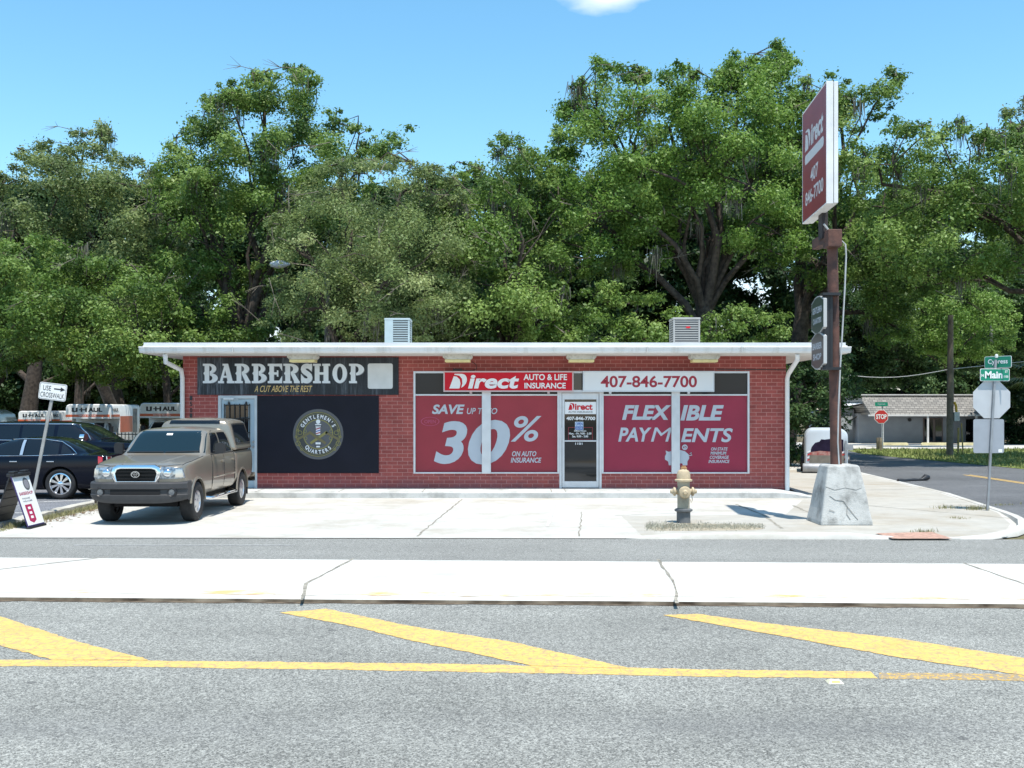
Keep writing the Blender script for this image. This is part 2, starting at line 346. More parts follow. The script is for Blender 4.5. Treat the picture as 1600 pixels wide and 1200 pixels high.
lot = MB(); lot.grid([[(x, y, zg(x, y) + .045 + .0005 * y) for x in (12.6, 16, 20, 26, 32, 40, 55)] for y in (57, 60, 63, 66, 69, 72, 75, 78, 82)]); lot.struct('far_parking_lot', concrete('far_lot_concrete', (.52, .50, .46)), recalc=False)
ym = MB()
for off in (-.09, .09): strip(ym, [(14.75 + off, 21, 0), (14.9 + off, 34.6, 0)], .1, .014)
ym.struct('side_street_line', m_yel, recalc=False)
kb = MB()                                          # kerb along the lane, round the corner and up the side street
kp = [(1.9, e_far(1.9), .015), (2.6, e_far(2.6), .07), (3.4, e_far(3.4), .095), (5.6, e_far(5.6), .095), (6.4, e_far(6.4), .03), (7.4, e_far(7.4), .022), (8.0, 17.6, .05), (8.6, 18.0, .09), (9.15, 18.7, .10), (9.62, 19.7, .10), (10.0, 20.8, .07), (10.35, 22, .03), (11.2, 27, .022), (12.0, 37.3, .022)]
rows = []
for i, p in enumerate(kp):
    a, b = Vector(kp[max(i - 1, 0)]), Vector(kp[min(i + 1, len(kp) - 1)]); d = (b - a); q = Vector((-d.y, d.x, 0)).normalized(); P = Vector(p)
    rows.append([(P.x - q.x * .02, P.y - q.y * .02, -.01), (P.x, P.y, p[2] - .02), (P.x + q.x * .03, P.y + q.y * .03, p[2]), (P.x + q.x * .17, P.y + q.y * .17, p[2]), (P.x + q.x * .2, P.y + q.y * .2, -.01)])
kb.grid(rows).struct('kerb', m_con, smooth=45)
rows = []; rg = random.Random(4)
for i in range(40):
    y = 17.9 + i * .24; x = -9.3 + rg.uniform(-.012, .012); h = .13 + rg.uniform(-.012, .008); h = h if i not in (8,) else .09
    rows.append([(x + .08, y, -.01), (x + .08, y, h - .02), (x + .05, y, h), (x - .08, y, h), (x - .1, y, -.01)])
MB().grid(rows).struct('car_park_kerb', m_kerb, smooth=45)
pk = MB()
for i, x in enumerate((-9.9, -12.6, -15.3)): pass
strip(pk, [G(20, 786, .01), G(146, 781, .01)], .12, .0105); strip(pk, [G(-200, 803, .01), G(75, 801, .01)], .1, .0105)
pk.struct('parking_bay_line', m_whi, recalc=False)
cr = MB()
for k, (pts, wd) in enumerate([([(722, 780), (690, 806), (652, 838)], .03), ([(909, 800), (905, 838)], .022), ([(1150, 788), (1195, 806), (1222, 826)], .05), ([(1240, 790), (1275, 806)], .06), ([(1355, 790), (1600, 812)], .03), ([(1240, 768), (1440, 764)], .03), ([(1100, 800), (960, 806)], .02)]):
    strip(cr, [G(x, y, .012) for x, y in pts], wd, .0165, .02, k)
sp2 = [G(x, y, .0155) for x, y in ((1010, 825), (1040, 820), (1075, 817.5), (1120, 818.5), (1165, 821), (1195, 826), (1180, 828.5), (1120, 829), (1060, 829.5), (1025, 829))]
MB().add(sp2, [tuple(range(10))]).struct('soil_patch', M('dry_soil', (.27, .225, .155), .95, scale=7, col2=(.42, .37, .28), detail=8))
cr.struct('pavement_crack', m_joint, recalc=False)
mark('brick_paving', [(1368, 833), (1456, 831), (1488, 841.5), (1395, 841.5)], m_brickpave, .034)
sw_ = [(2.2, e_far(2.2) + .22), (5.6, e_far(5.6) + .22), (7.4, e_far(7.4) + .22), (8.5, 18.3), (9.3, 19.7), (10.1, 22.0), (10.95, 27), (11.7, 37.2), (8.3, 37.2), (7.3, 26.4), (7.0, 25.3), (5.6, 21.6), (2.2, 21.2)]
MB().add([(x, y, .0135) for x, y in sw_], [tuple(range(len(sw_)))]).struct('sidewalk', concrete('sidewalk_concrete', (.41, .39, .345), (.29, .24, .17), .85, .3, .35))
wk = MB(); rg = random.Random(9); rows = []
for i in range(64):
    x = -8.2 + i * .245; j = rg.uniform(-.02, .012); h = .165 if x < 6.6 else .165 - .13 * (x - 6.6) / .8
    rows.append([(x, 25.5 + j, 0), (x, 25.5 + j * .6, h - .03), (x, 25.54 + j * .3, h), (x, 26.72, h), (x, 26.72, 0)])
wk.grid(rows, caps=True).struct('walkway', m_walk, smooth=50)
jm = MB()
for px in (400, 530, 660, 862, 884, 1070): strip(jm, [(X(px, 25.6), 25.52, 0), (X(px, 25.6), 26.5, 0)], .018, .169)
jm.struct('walkway_joint', m_joint, recalc=False)

# ------------------------------------------------------------------ the shop building
YW = 26.6
def FX(px): return X(px, YW)
def FZ(py): return Z(py, YW)
def brick_mat(name, c1, c2, mortar):
    n = N(name); s = n.t.nodes.new('ShaderNodeSeparateXYZ'); n.lk(n.co, s.inputs[0]); c = n.t.nodes.new('ShaderNodeCombineXYZ')
    n.lk(n.math('ADD', s.outputs[0], s.outputs[1]), c.inputs[0]); n.lk(s.outputs[2], c.inputs[1])
    b = n.t.nodes.new('ShaderNodeTexBrick'); n.lk(c.outputs[0], b.inputs['Vector'])
    for k, v in {'Scale': 1, 'Mortar Size': .0066, 'Mortar Smooth': .2, 'Bias': 0, 'Brick Width': .262, 'Row Height': .0945}.items(): b.inputs[k].default_value = v
    b.inputs['Color1'].default_value = (*c1, 1); b.inputs['Color2'].default_value = (*c2, 1); b.inputs['Mortar'].default_value = (*mortar, 1)
    v = n.ramp(n.noise(1.2, 7, .7), [(.3, (.78,) * 3), (.7, (1.15,) * 3)]); a = n.mix(1.0, b.outputs['Color'], v, 'MULTIPLY')
    g = n.ramp(n.noise(.7, 6, .7, stretch=(1, 1, 2)), [(.6, (0, 0, 0)), (.8, (1, 1, 1))]); a = n.mix(n.math('MULTIPLY', g, .25), a, (.32, .24, .24))
    zr = n.ramp(s.outputs[2], [(.15, (1, 1, 1)), (.62, (0, 0, 0))]); a = n.mix(n.math('MULTIPLY', n.math('MULTIPLY', zr, n.ramp(n.noise(1.6, 7, .7), [(.38, (0, 0, 0)), (.62, (1, 1, 1))])), .5), a, (.15, .10, .12))
    low = n.math('MULTIPLY', n.math('GREATER_THAN', n.noise(30, 4), .68), .4); a = n.mix(low, a, mortar)
    return n.done(a, .8, n.math('ADD', n.math('MULTIPLY', b.outputs['Fac'], -1.0), n.math('MULTIPLY', n.noise(60, 3), .3)), .5, .008)
m_brick = brick_mat('red_brick', (.36, .085, .072), (.28, .066, .058), (.50, .23, .20))
m_white = M('white_paint', (.74, .74, .73), .55, var=.06, scale=3); m_soff = concrete('soffit_paint', (.72, .71, .68), (.45, .40, .33), .35, .1)
m_alu = M('aluminium', (.60, .61, .63), .4, .55, var=.06); m_glass = M('dark_glass', (.008, .010, .013), .04, spec=.7)
m_film1 = M('red_film', (.30, .028, .045), .25, var=.06, scale=1.5, coat=.0, spec=.35); m_film2 = M('crimson_film', (.29, .022, .056), .25, var=.06, scale=1.5, spec=.35)
m_vin = M('white_vinyl', (.46, .50, .55), .4, var=.03); m_pure = M('bright_vinyl', (.8, .8, .8), .45); m_black = M('black_paint', (.015, .015, .017), .45, var=.2)
m_blue = M('blue_grey_door_paint', (.40, .50, .56), .5, var=.06, scale=2)

bld = thing('shop_building', 'low red brick shop with a flat white roof, red film windows and a glass door', 'building', ((FX(286) + FX(1228)) / 2, YW, 0))
x0, x1 = FX(286), FX(1228); wb = MB(); T = .24; top = 3.5
def piece(a, b, z0, z1, y0=YW, y1=YW + T): wb.box(FX(a) if a > 50 else a, FX(b) if b > 50 else b, y0, y1, z0, z1)
piece(286, 341, 0, top); piece(341, 402, FZ(618), top); piece(402, 646, 0, top)
piece(646, 874, 0, FZ(740)); piece(646, 874, FZ(580), top); piece(874, 940, FZ(580), top)
piece(940, 1171, 0, FZ(740)); piece(940, 1171, FZ(580), top); piece(1171, 1228, 0, top)
wb.box(x0, x0 + T, YW + T, 36.6, 0, top); wb.box(x1 - T, x1, YW + T, 36.6, 0, top); wb.box(x0 + T, x1 - T, 36.36, 36.6, 0, top)
W(wb, 'wall', m_brick, bld)
rf = MB(); rx0, rx1 = X(217, 25.4), X(1330, 25.4)
rf.box(rx0 + .06, rx1 - .06, 25.5, 37.8, 3.5, 3.70); roof = W(rf, 'roof', m_soff, bld)
g = MB(); g.prism([(25.36, 3.665), (25.36, 3.64), (25.385, 3.63), (25.40, 3.56), (25.43, 3.515), (25.5, 3.515), (25.5, 3.665)], 'yz', rx0, rx1)
n_ = N('gutter_paint'); a_ = n_.ramp(n_.noise(1.0, 7, .7, stretch=(2.2, 1, .15)), [(.5, (.74, .74, .73)), (.72, (.52, .50, .45))]); a_ = n_.mix(n_.math('MULTIPLY', n_.math('GREATER_THAN', n_.noise(22, 4, .7), .68), .4), a_, (.34, .31, .26)); W(g, 'gutter', n_.done(a_, .5), roof, bevel=.006)
for k in range(1, 7): g = MB(); xx = rx0 + (rx1 - rx0) * k / 7 + .2 * math.sin(k * 5); g.box(xx, xx + .02, 25.352, 25.40, 3.53, 3.668); W(g, 'gutter_joint', M('gutter_seam', (.5, .5, .49), .5), roof)
g = MB(); g.box(rx0 + .1, rx1 - .12, 25.44, 25.56, 3.667, 3.765); g.box(rx0 + .1, rx0 + .2, 25.56, 37.8, 3.667, 3.765); g.box(rx1 - .22, rx1 - .12, 25.56, 37.8, 3.667, 3.765)
W(g, 'roof_edging', M('edging_metal', (.62, .63, .64), .45, .2, var=.1, scale=1.2), roof)
for pts in ([(1246, 553, 25.55), (1246, 562, 25.6), (1232, 584, 26.4), (1230, 592, 26.53), (1230, 766, 26.53)], [(258, 553, 25.55), (259, 566, 25.6), (283, 578, 26.4), (285, 590, 26.53), (285, 766, 26.53)]):
    d = MB(); d.tube([AT(*p) for p in pts], .058, 8); W(d, 'downspout', m_white, bld, smooth=50)

def win(a, b, mull, film, label):
    f = MB(); fw = .05; y0, y1 = YW - .015, YW + .10
    X0, X1, z0, z1, zt = FX(a), FX(b), FZ(740), FZ(580), FZ(617)
    f.box(X0, X0 + fw, y0, y1, z0, z1); f.box(X1 - fw, X1, y0, y1, z0, z1)
    mx0, mx1 = FX(mull[0]), FX(mull[1])
    f.box(mx0, mx1, y0 - .03, y1, z0, z1)
    for q0, q1 in ((X0 + fw, mx0), (mx1, X1 - fw)):
        f.box(q0, q1, y0 + .004, y1 - .004, z0, z0 + fw * .7); f.box(q0, q1, y0 + .004, y1 - .004, z1 - fw, z1); f.box(q0, q1, y0 + .004, y1 - .004, zt - .02, zt + .02)
    o = W(f, 'window', m_alu, bld, bevel=.004); o['label'] = label
    for q0, q1 in ((X0 + fw, mx0), (mx1, X1 - fw)):
        p = MB(); p.box(q0, q1, YW + .06, YW + .07, z0 + fw * .7, zt - .02); W(p, 'pane', film, o)
        p = MB(); p.box(q0, q1, YW + .06, YW + .07, zt + .02, z1 - fw); W(p, 'transom', M('transom_glass', (.020, .022, .028), .06, spec=.25), o)
    return o
def box_text(mb, s, a, b, t, u, y, **k):           # lettering filling the pixel box a..b, t..u on the facade plane at depth y
    put_text(mb, s, (X(a, y), y, Z(u, y)), (1, 0, 0), (0, 0, 1), X(b, y) - X(a, y), Z(t, y) - Z(u, y), **k)
w1 = win(646, 874, (753, 767), m_film1, 'window pair filmed red advertising thirty percent'); w2 = win(940, 1171, (1049, 1062), m_film2, 'window pair filmed crimson advertising flexible payments')
YT = YW + .055; t = MB(); SH = .22
box_text(t, 'SAVE', 675, 726, 632, 647, YT, bold=.035, shear=SH); box_text(t, 'UP T', 729.5, 754, 637.5, 647, YT, bold=.012, shear=SH); box_text(t, 'TO', 761, 777, 637.5, 647, YT, bold=.012, shear=SH)
box_text(t, '3', 678, 730, 658, 725, YT, bold=.03, shear=SH); box_text(t, '0', 731, 797, 656, 726, YT, bold=.03, shear=SH)
box_text(t, '%', 798, 846, 650, 690, YT, bold=.012, shear=SH); box_text(t, 'ON AUTO', 800, 838, 705, 713, YT, bold=.02, shear=SH); box_text(t, 'INSURANCE', 798, 846, 715, 723, YT, bold=.02, shear=SH)
W(t, 'lettering', m_vin, w1)
t = MB(); ring_c = (X(672, YT), Z(658.5, YT)); t.ring(ring_c, .185, .205, YT, YT + .004, 32, 1.15); t.v = [(p[0], p[1], ring_c[1] + (p[2] - ring_c[1]) * .55) for p in t.v]
box_text(t, 'OPEN', 663, 681, 656, 661.5, YT); W(t, 'neon_sign', M('unlit_neon', (.42, .05, .12), .4), w1)
t = MB()
box_text(t, 'FLEX', 972, 1049, 633, 656, YT, bold=.04, shear=SH); box_text(t, 'IBLE', 1063, 1131, 633, 657, YT, bold=.04, shear=SH)
box_text(t, 'PAY', 966, 1018, 668, 690, YT, bold=.03, shear=SH); box_text(t, 'M', 1017, 1050, 668, 690, YT, bold=.0, shear=SH); box_text(t, 'ENTS', 1064, 1145, 669, 691, YT, bold=.026, shear=SH)
for s, a, b, c, d in (('ON STATE', 1111, 1137, 699, 704), ('MINIMUM', 1110, 1135, 705.5, 710.5), ('COVERAGE', 1109, 1139, 712, 717), ('INSURANCE', 1107, 1140, 718.5, 723.5)): box_text(t, s, a, b, c, d, YT, bold=.025, shear=SH)
def fxz(px, py): return (X(px, YT), Z(py, YT))
pig = [(1039, 713), (1041, 709), (1040, 704), (1045, 706), (1052, 703.5), (1062, 703), (1070, 705), (1076, 710), (1077, 716), (1074, 721), (1074, 727), (1067, 727), (1066, 724), (1053, 724), (1052, 727), (1045, 727), (1044, 721), (1039, 718)]
poly(t, [fxz(*p) for p in pig], YT); c = fxz(1070, 703.5); t.ring((c[0], c[1] + .075), .045, .07, YT - .002, YT, 20); box_text(t, '$', 1068, 1072, 696, 702, YT - .003)
t.tube([(*fxz(1076, 712)[:1], YT, fxz(1076, 712)[1]), (fxz(1081, 711)[0], YT, fxz(1081, 711)[1]), (fxz(1080, 707)[0], YT, fxz(1080, 707)[1]), (fxz(1078, 709)[0], YT, fxz(1078, 709)[1])], .012, 5)
W(t, 'lettering', m_vin, w2)

# glass door
gd = MB(); dx0, dx1, dz0, dz1 = FX(874), FX(940), .165, FZ(613)
gd.box(dx0, dx0 + .06, YW - .02, YW + .1, dz0, FZ(580)); gd.box(dx1 - .06, dx1, YW - .02, YW + .1, dz0, FZ(580)); gd.box(dx0 + .06, dx1 - .06, YW - .016, YW + .096, dz1 - .01, dz1 + .06); gd.box(dx0 + .06, dx1 - .06, YW - .016, YW + .096, FZ(580) - .05, FZ(580))
dfr = W(gd, 'door_frame', m_alu, bld, bevel=.004)
p = MB(); p.box(dx0 + .06, dx1 - .06, YW + .05, YW + .06, dz1 + .06, FZ(580) - .05); W(p, 'transom', m_glass, dfr)
gd = MB(); a0, a1, z0, z1 = dx0 + .07, dx1 - .07, dz0 + .02, dz1 - .02; hx0, hx1, hz0, hz1 = FX(882), FX(932), FZ(752), FZ(624)
gd.box(a0, hx0, YW, YW + .045, z0, z1); gd.box(hx1, a1, YW, YW + .045, z0, z1); gd.box(hx0, hx1, YW + .002, YW + .043, z0, hz0); gd.box(hx0, hx1, YW + .002, YW + .043, hz1, z1); gd.box(hx0, hx1, YW + .004, YW + .03, FZ(690), FZ(688))
door = W(gd, 'glass_door', m_alu, bld, bevel=.003)
p = MB(); p.box(hx0, hx1, YW + .025, YW + .032, hz0, hz1); W(p, 'pane', m_glass, door)
hd = MB(); hd.tube([(FX(878), YW - .05, FZ(688)), (FX(878), YW - .05, FZ(668))], .014, 8); hd.tube([(FX(878), YW, FZ(687)), (FX(878), YW - .05, FZ(687))], .01, 6); hd.tube([(FX(878), YW, FZ(669)), (FX(878), YW - .05, FZ(669))], .01, 6); W(hd, 'handle', m_alu, door, smooth=40)
YD = YW + .021
st = MB(); st.box(FX(882.5), FX(931.5), YD, YD + .003, FZ(647), FZ(628)); stk = W(st, 'sticker', m_pure, door)
m_red = M('sign_red', (.56, .008, .022), .45, spec=.25); m_maroon = M('maroon_vinyl', (.32, .02, .04), .4)
def logo(mb, a, b, t_, u_, y, col=0, cut=1, sub=True, italic=.18):
    """the insurer's word mark: a slanted D with a curved cut, then the other letters"""
    def q(s, r): return (X(a + (b - a) * (.26 * s + .012 * r), y) if False else X(a, y) + (X(b, y) - X(a, y)) * (.225 * s + .05 * r), Z(u_, y) + (Z(t_, y) - Z(u_, y)) * r)
    D = [(0.02, 0), (.02, 1)] + [(.55 + .45 * math.sin(math.pi * k / 12), .5 + .5 * math.cos(math.pi * k / 12)) for k in range(13)]
    D = [(0, 0), (.12, 1.0)] + [(.55 + .45 * math.sin(math.pi * k / 12), .5 + .5 * math.cos(math.pi * k / 12)) for k in range(13)]
    poly(mb, [q(*p) for p in D], y, col)
    cutp = [(.0, .86), (.30, .80), (.52, .62), (.64, .34), (.66, -.03), (.74, -.03), (.76, .34), (.66, .66), (.46, .86), (.14, .93)]
    poly(mb, [q(*p) for p in cutp], y - .0025, cut)
    xa = X(a, y) + (X(b, y) - X(a, y)) * .27; z0 = Z(u_, y); h = Z(t_, y) - Z(u_, y)
    put_text(mb, 'irect', (xa, y, z0 - .01 * h), (1, 0, 0), (0, 0, 1), X(b, y) - xa, h * .93, bold=.035, shear=italic, mat=col)
t = MB(); logo(t, 888, 926, 630, 640.5, YD - .003, 0, 1, italic=0); box_text(t, 'AUTO INSURANCE', 888, 926, 642.5, 645, YD - .003, mat=2); W(t, 'lettering', [m_red, m_pure, m_black], stk)
t = MB(); box_text(t, '407-846-7700', 885, 930, 651, 656.5, YD, bold=.03); box_text(t, 'Office Hours', 897, 916, 671.8, 674.5, YD); box_text(t, 'Mon. - Fri. 9:00 - 5:30', 889, 924, 675.8, 679, YD, bold=.02); box_text(t, 'Sat. 9:00 - 2:00', 894, 919, 680.2, 683.4, YD, bold=.02); box_text(t, '1101', 899, 910, 691.5, 695, YD)
W(t, 'lettering', m_pure, door)
t = MB(); box_text(t, 'LICENSED INSURANCE', 889, 924, 686, 687.3, YD)
for a, b, c, d in ((888, 926, 667.6, 668.2), (888, 888.6, 668.2, 687.5), (925.4, 926, 668.2, 687.5)): t.box(FX(a), FX(b), YD, YD + .002, FZ(d), FZ(c))
W(t, 'hours_border', m_maroon, door)
t = MB(); t.box(FX(898.5), FX(911.5), YD - .006, YD, FZ(672), FZ(659)); t.box(FX(899), FX(911), YD - .008, YD - .006, FZ(671.5), FZ(666.2), 1); box_text(t, 'OPEN', 899.5, 910.5, 660, 665, YD - .008, bold=.03, mat=1); box_text(t, 'WELCOME', 900, 910, 667.5, 670.3, YD - .01, mat=0)
W(t, 'open_card', [M('pale_card', (.5, .62, .75), .6), M('card_blue', (.03, .09, .35), .6)], door)

# blue-grey door of the barber
f = MB(); b0, b1, bz1 = FX(341), FX(402), FZ(618)
f.box(b0, b0 + .07, YW - .02, YW + .12, .165, bz1); f.box(b1 - .07, b1, YW - .02, YW + .12, .165, bz1); f.box(b0 + .07, b1 - .07, YW - .017, YW + .117, bz1 - .08, bz1)
W(f, 'door_frame', M('pale_frame_paint', (.50, .54, .56), .5, var=.06), bld, bevel=.004)
f = MB(); f.box(b0 + .075, b1 - .075, YW + .02, YW + .07, .18, bz1 - .09); md_ = W(f, 'metal_door', m_blue, bld)
p = MB(); p.box(FX(352), FX(388), YW + .012, YW + .02, FZ(712), FZ(632)); W(p, 'pane', m_glass, md_)
p = MB()
for i in range(6): p.tube([(FX(351 + i * 7.9), YW - .02, FZ(714)), (FX(351 + i * 7.9), YW - .02, FZ(631))], .013, 6)
for y in (633, 654, 676, 712): p.tube([(FX(351), YW - .02, FZ(y)), (FX(390.5), YW - .02, FZ(y))], .013, 6)
for x in (358, 385): p.lathe([(.012, FZ(632)), (.03, FZ(630.5)), (.03, FZ(629.5)), (.008, FZ(627))], 8, (FX(x), YW - .02, 0)); p.tube([(FX(x), YW + .02, FZ(640)), (FX(x), YW - .02, FZ(640))], .012, 6)
W(p, 'security_bars', m_black, md_, smooth=40)
for y in (690, 698): p = MB(); p.lathe([(.0, YW - .045), (.03, YW - .04), (.032, YW - .02), (.018, YW - .01), (.03, YW + .02)], 12, (FX(395.5), 0, FZ(y)), 'y'); W(p, 'door_knob', M('steel_knob', (.45, .45, .45), .3, .9), md_, smooth=60)
p = MB(); p.box(FX(350), FX(366), YW - .05, YW + .02, FZ(624.5), FZ(621.5)); p.tube([(FX(366), YW - .03, FZ(623)), (FX(373), YW - .06, FZ(624))], .01, 6); W(p, 'door_closer', m_alu, md_)
p = MB()
for s, y in zip('1501', (622, 631, 641, 649.5)): box_text(p, s, 296.5, 300.5, y - 3.4, y + 3.4, YW - .012, bold=.02)
W(p, 'house_number', m_black, bld)
p = MB(); p.tube([(FX(737), YW - .02, FZ(565)), (FX(744), YW - .03, FZ(570)), (FX(745), YW - .03, FZ(576)), (FX(738), YW - .03, FZ(579)), (FX(715), YW - .03, FZ(579))], .008, 5); W(p, 'wiring', M('dark_cable', (.05, .04, .04), .6), bld, smooth=50); p = MB(); p.tube([(FX(1120), YW - .02, FZ(577)), (FX(1228), YW - .02, FZ(578))], .012, 5); W(p, 'wiring', M('dark_cable', (.05, .04, .04), .6), bld, smooth=50); p = MB(); p.box(FX(708), FX(722), YW - .06, YW, FZ(579.5), FZ(576)); W(p, 'junction_box', M('dark_cable', (.05, .04, .04), .6), bld, smooth=50)
p = MB(); p.box(FX(401.5), FX(593), YW - .012, YW, FZ(744.5), FZ(739.6)); W(p, 'panel_sill', m_brick, bld)

# ------------------------------------------------------------------ signs on the facade
YS = YW - .04
n = N('charred_boards')
bd = n.noise(1.0, 6, .7, stretch=(3.2, 1, .25)); st_ = n.noise(1.0, 8, .75, stretch=(14, 1, 1.2))
a = n.ramp(n.mix(.5, bd, st_), [(.36, (.006, .007, .009)), (.52, (.03, .035, .042)), (.64, (.13, .15, .175)), (.75, (.22, .25, .28))])
m_char = n.done(a, .6)
sg = thing('wall_sign', 'wide black board sign with pale western lettering above the barber door', 'sign', ((FX(309) + FX(623)) / 2, YS, FZ(617)))
p = MB(); p.box(FX(309), FX(623), YS, YW, FZ(617), FZ(558.5)); W(p, 'board', m_char, sg, bevel=.004)
def slab(ch):
    R = lambda a, b, c, d: [(a, c), (b, c), (b, d), (a, d)]
    def bowl(cx, cz, rx, rz, ix, iz):
        A = [(-90 + 180 * k / 14) for k in range(15)]
        return [(cx + rx * math.cos(math.radians(t_)), cz + rz * math.sin(math.radians(t_))) for t_ in A] + [(cx + ix * math.cos(math.radians(t_)), cz + iz * math.sin(math.radians(t_))) for t_ in reversed(A)]
    notch = [[(.04, .5), (.12, .40), (.12, .60)]]
    stem = [R(.12, .42, 0, 1), R(0, .52, 0, .11), R(0, .52, .89, 1)] + notch
    if ch == 'B': return stem + [bowl(.46, .745, .44, .255, .14, .135), bowl(.46, .26, .54, .26, .18, .135)]
    if ch == 'P': return stem + [bowl(.46, .70, .54, .30, .18, .17)]
    if ch == 'R': return stem + [bowl(.46, .73, .48, .27, .15, .14), [(.46, .46), (.72, .48), (.98, .11), (.98, 0), (.72, 0)], R(.66, 1.02, 0, .11)]
    if ch == 'E': return stem + [R(.4, .98, .87, 1), R(.4, .98, 0, .13), [(.98, .62), (.98, .9), (.78, .88)], [(.98, .38), (.78, .12), (.98, .1)], R(.4, .66, .44, .56), R(.62, .72, .34, .66)]
    if ch == 'H': return [R(.1, .38, 0, 1), R(.62, .90, 0, 1), R(0, .46, 0, .11), R(.54, 1, 0, .11), R(0, .46, .89, 1), R(.54, 1, .89, 1), R(.36, .64, .44, .56)]
    if ch == 'O': return [[(.5 + .5 * math.cos(t_), .5 + .5 * math.sin(t_)) for t_ in [math.pi / 2 + math.pi * k / 14 for k in range(15)]] + [(.5 + .2 * math.cos(t_), .5 + .36 * math.sin(t_)) for t_ in [3 * math.pi / 2 - math.pi * k / 14 for k in range(15)]],
                          [(.5 + .5 * math.cos(t_), .5 + .5 * math.sin(t_)) for t_ in [-math.pi / 2 + math.pi * k / 14 for k in range(15)]] + [(.5 + .2 * math.cos(t_), .5 + .36 * math.sin(t_)) for t_ in [math.pi / 2 - math.pi * k / 14 for k in range(15)]]]
    if ch == 'A': return [[(.08, 0), (.24, 0), (.54, 1), (.42, 1)], [(.62, 0), (.94, 0), (.62, 1), (.36, 1)], R(.26, .72, .28, .38), R(0, .36, 0, .11), R(.55, 1.02, 0, .11), R(.28, .62, .9, 1)]
SPAN = [(80, 190), (192, 310), (315, 428), (440, 550), (557, 665), (672, 790), (800, 885), (890, 1015), (1033, 1140), (1155, 1265)]
t = MB()
for layer, (mt, ox, oz, yo) in enumerate(((1, 1.6, 1.5, -.003), (2, .8, .8, -.005), (0, 0, 0, -.007))):
    for ch, (a, b) in zip('BARBERSHOP', SPAN):
        a, b = 300 + a / 4.706 + ox, 300 + b / 4.706 + ox; u_, v_ = 568.3 + oz, 598.6 + oz
        if ch == 'S': box_text(t, 'S', a, b, u_ - .3, v_ + .3, YS + yo, bold=.055, mat=mt); box_text(t, 'I', b - 3.2, b - .6, u_, u_ + 9, YS + yo - .0006, bold=.03, mat=mt); box_text(t, 'I', a + .6, a + 3.2, v_ - 9, v_, YS + yo - .0006, bold=.03, mat=mt); continue
        for k, pg in enumerate(slab(ch)):
            poly(t, [(X(a + (b - a) * p[0], YS), Z(v_ - (v_ - u_) * p[1], YS)) for p in pg], YS + yo - .0002 * k, mt)
W(t, 'lettering', [M('sign_cream', (.66, .70, .73), .6, var=.06), M('sign_shadow', (.012, .012, .015), .6), M('sign_grey', (.18, .20, .23), .6)], sg)
t = MB(); box_text(t, 'A CUT ABOVE THE REST', 397.5, 488, 602.5, 612.5, YS - .004, bold=.006, shear=.35); W(t, 'slogan', M('sign_gold', (.60, .42, .16), .5), sg)
t = MB(); t.prism(rrect(FX(575), FX(614), FZ(607.5), FZ(568), .05), 'xz', YS - .004, YS); W(t, 'blank_card', M('card_white', (.60, .62, .62), .6, var=.05), sg)

pn = thing('logo_panel', 'large dark panel with a round gold emblem covering the window beside the barber door', 'sign', ((FX(402) + FX(592)) / 2, YW, FZ(739)))
p = MB(); p.box(FX(402.5), FX(592), YW - .03, YW, FZ(739), FZ(618.5)); W(p, 'board', M('navy_panel', (.0105, .011, .019), .6, var=.12, scale=1.5, spec=.2), pn)
cx, cz, R_ = FX(497.5), FZ(678.5), 39.3 * YW / F
e = MB(); yb = YW - .03
e.prism(circ(cx, cz, R_, n=56), 'xz', yb - .004, yb, 0); e.prism(circ(cx, cz, R_ * .90, n=56), 'xz', yb - .006, yb - .004, 1)
e.ring((cx, cz), R_ * .86, R_ * .885, yb - .009, yb - .006, 56, mat=2); e.ring((cx, cz), R_ * .80, R_ * .815, yb - .009, yb - .006, 56, mat=2)
e.ring((cx, cz), R_ * .56, R_ * .60, yb - .009, yb - .006, 48, mat=2)
e.prism(circ(cx, cz, R_ * .56, n=48), 'xz', yb - .0075, yb - .006, 0)
def arc_text(mb, s, r, a_mid, step, h, flip, y, mat):
    k = len(s)
    for i, ch in enumerate(s):
        a = math.radians(a_mid + (i - (k - 1) / 2) * step * (1 if flip else -1)); rad = Vector((math.cos(a), 0, math.sin(a)))
        up = -rad if flip else rad; rt = Vector((up.z, 0, -up.x)); vs, fs, (xa, xb, ya, yb_) = text2d(ch, .03)
        sc = h / .72; hh = (yb_ - ya) * sc; wd = (xb - xa) * sc * .82
        base = Vector((cx, y, cz)) + rad * r + (up * (h - hh) if ch == "'" else Vector()); put_text(mb, ch, base - rt * wd / 2, rt, up, wd, hh, bold=.03, mat=mat)
arc_text(e, "GENTLEMEN'S", R_ * .63, 90, 12.2, R_ * .15, False, yb - .010, 3); arc_text(e, 'QUARTERS', R_ * .78, -90, 11.5, R_ * .15, True, yb - .010, 3)
def E_(u, v): return (cx + u * R_, cz + v * R_)
def seg(a, b, wd, y, mat):
    a, b = Vector(E_(*a)), Vector(E_(*b)); q = (b - a).normalized(); q = Vector((-q.y, q.x)) * wd * R_ / 2
    e.prism([tuple(a - q), tuple(b - q), tuple(b + q), tuple(a + q)], 'xz', y - .003, y, mat)
yo = yb - .009
e.prism(circ(*E_(0, .50), R_ * .085, R_ * .09, 16), 'xz', yo - .003, yo, 3)
for u, v0, v1, mt in ((.12, .36, .40, 3), (.16, .32, .35, 4), (.10, .28, .31, 3), (.085, -.02, .27, 3), (.10, -.40, -.32, 3), (.14, -.45, -.42, 4), (.07, -.52, -.46, 3)):
    e.prism([E_(-u, v0), E_(u, v0), E_(u, v1), E_(-u, v1)], 'xz', yo - .003, yo, mt)
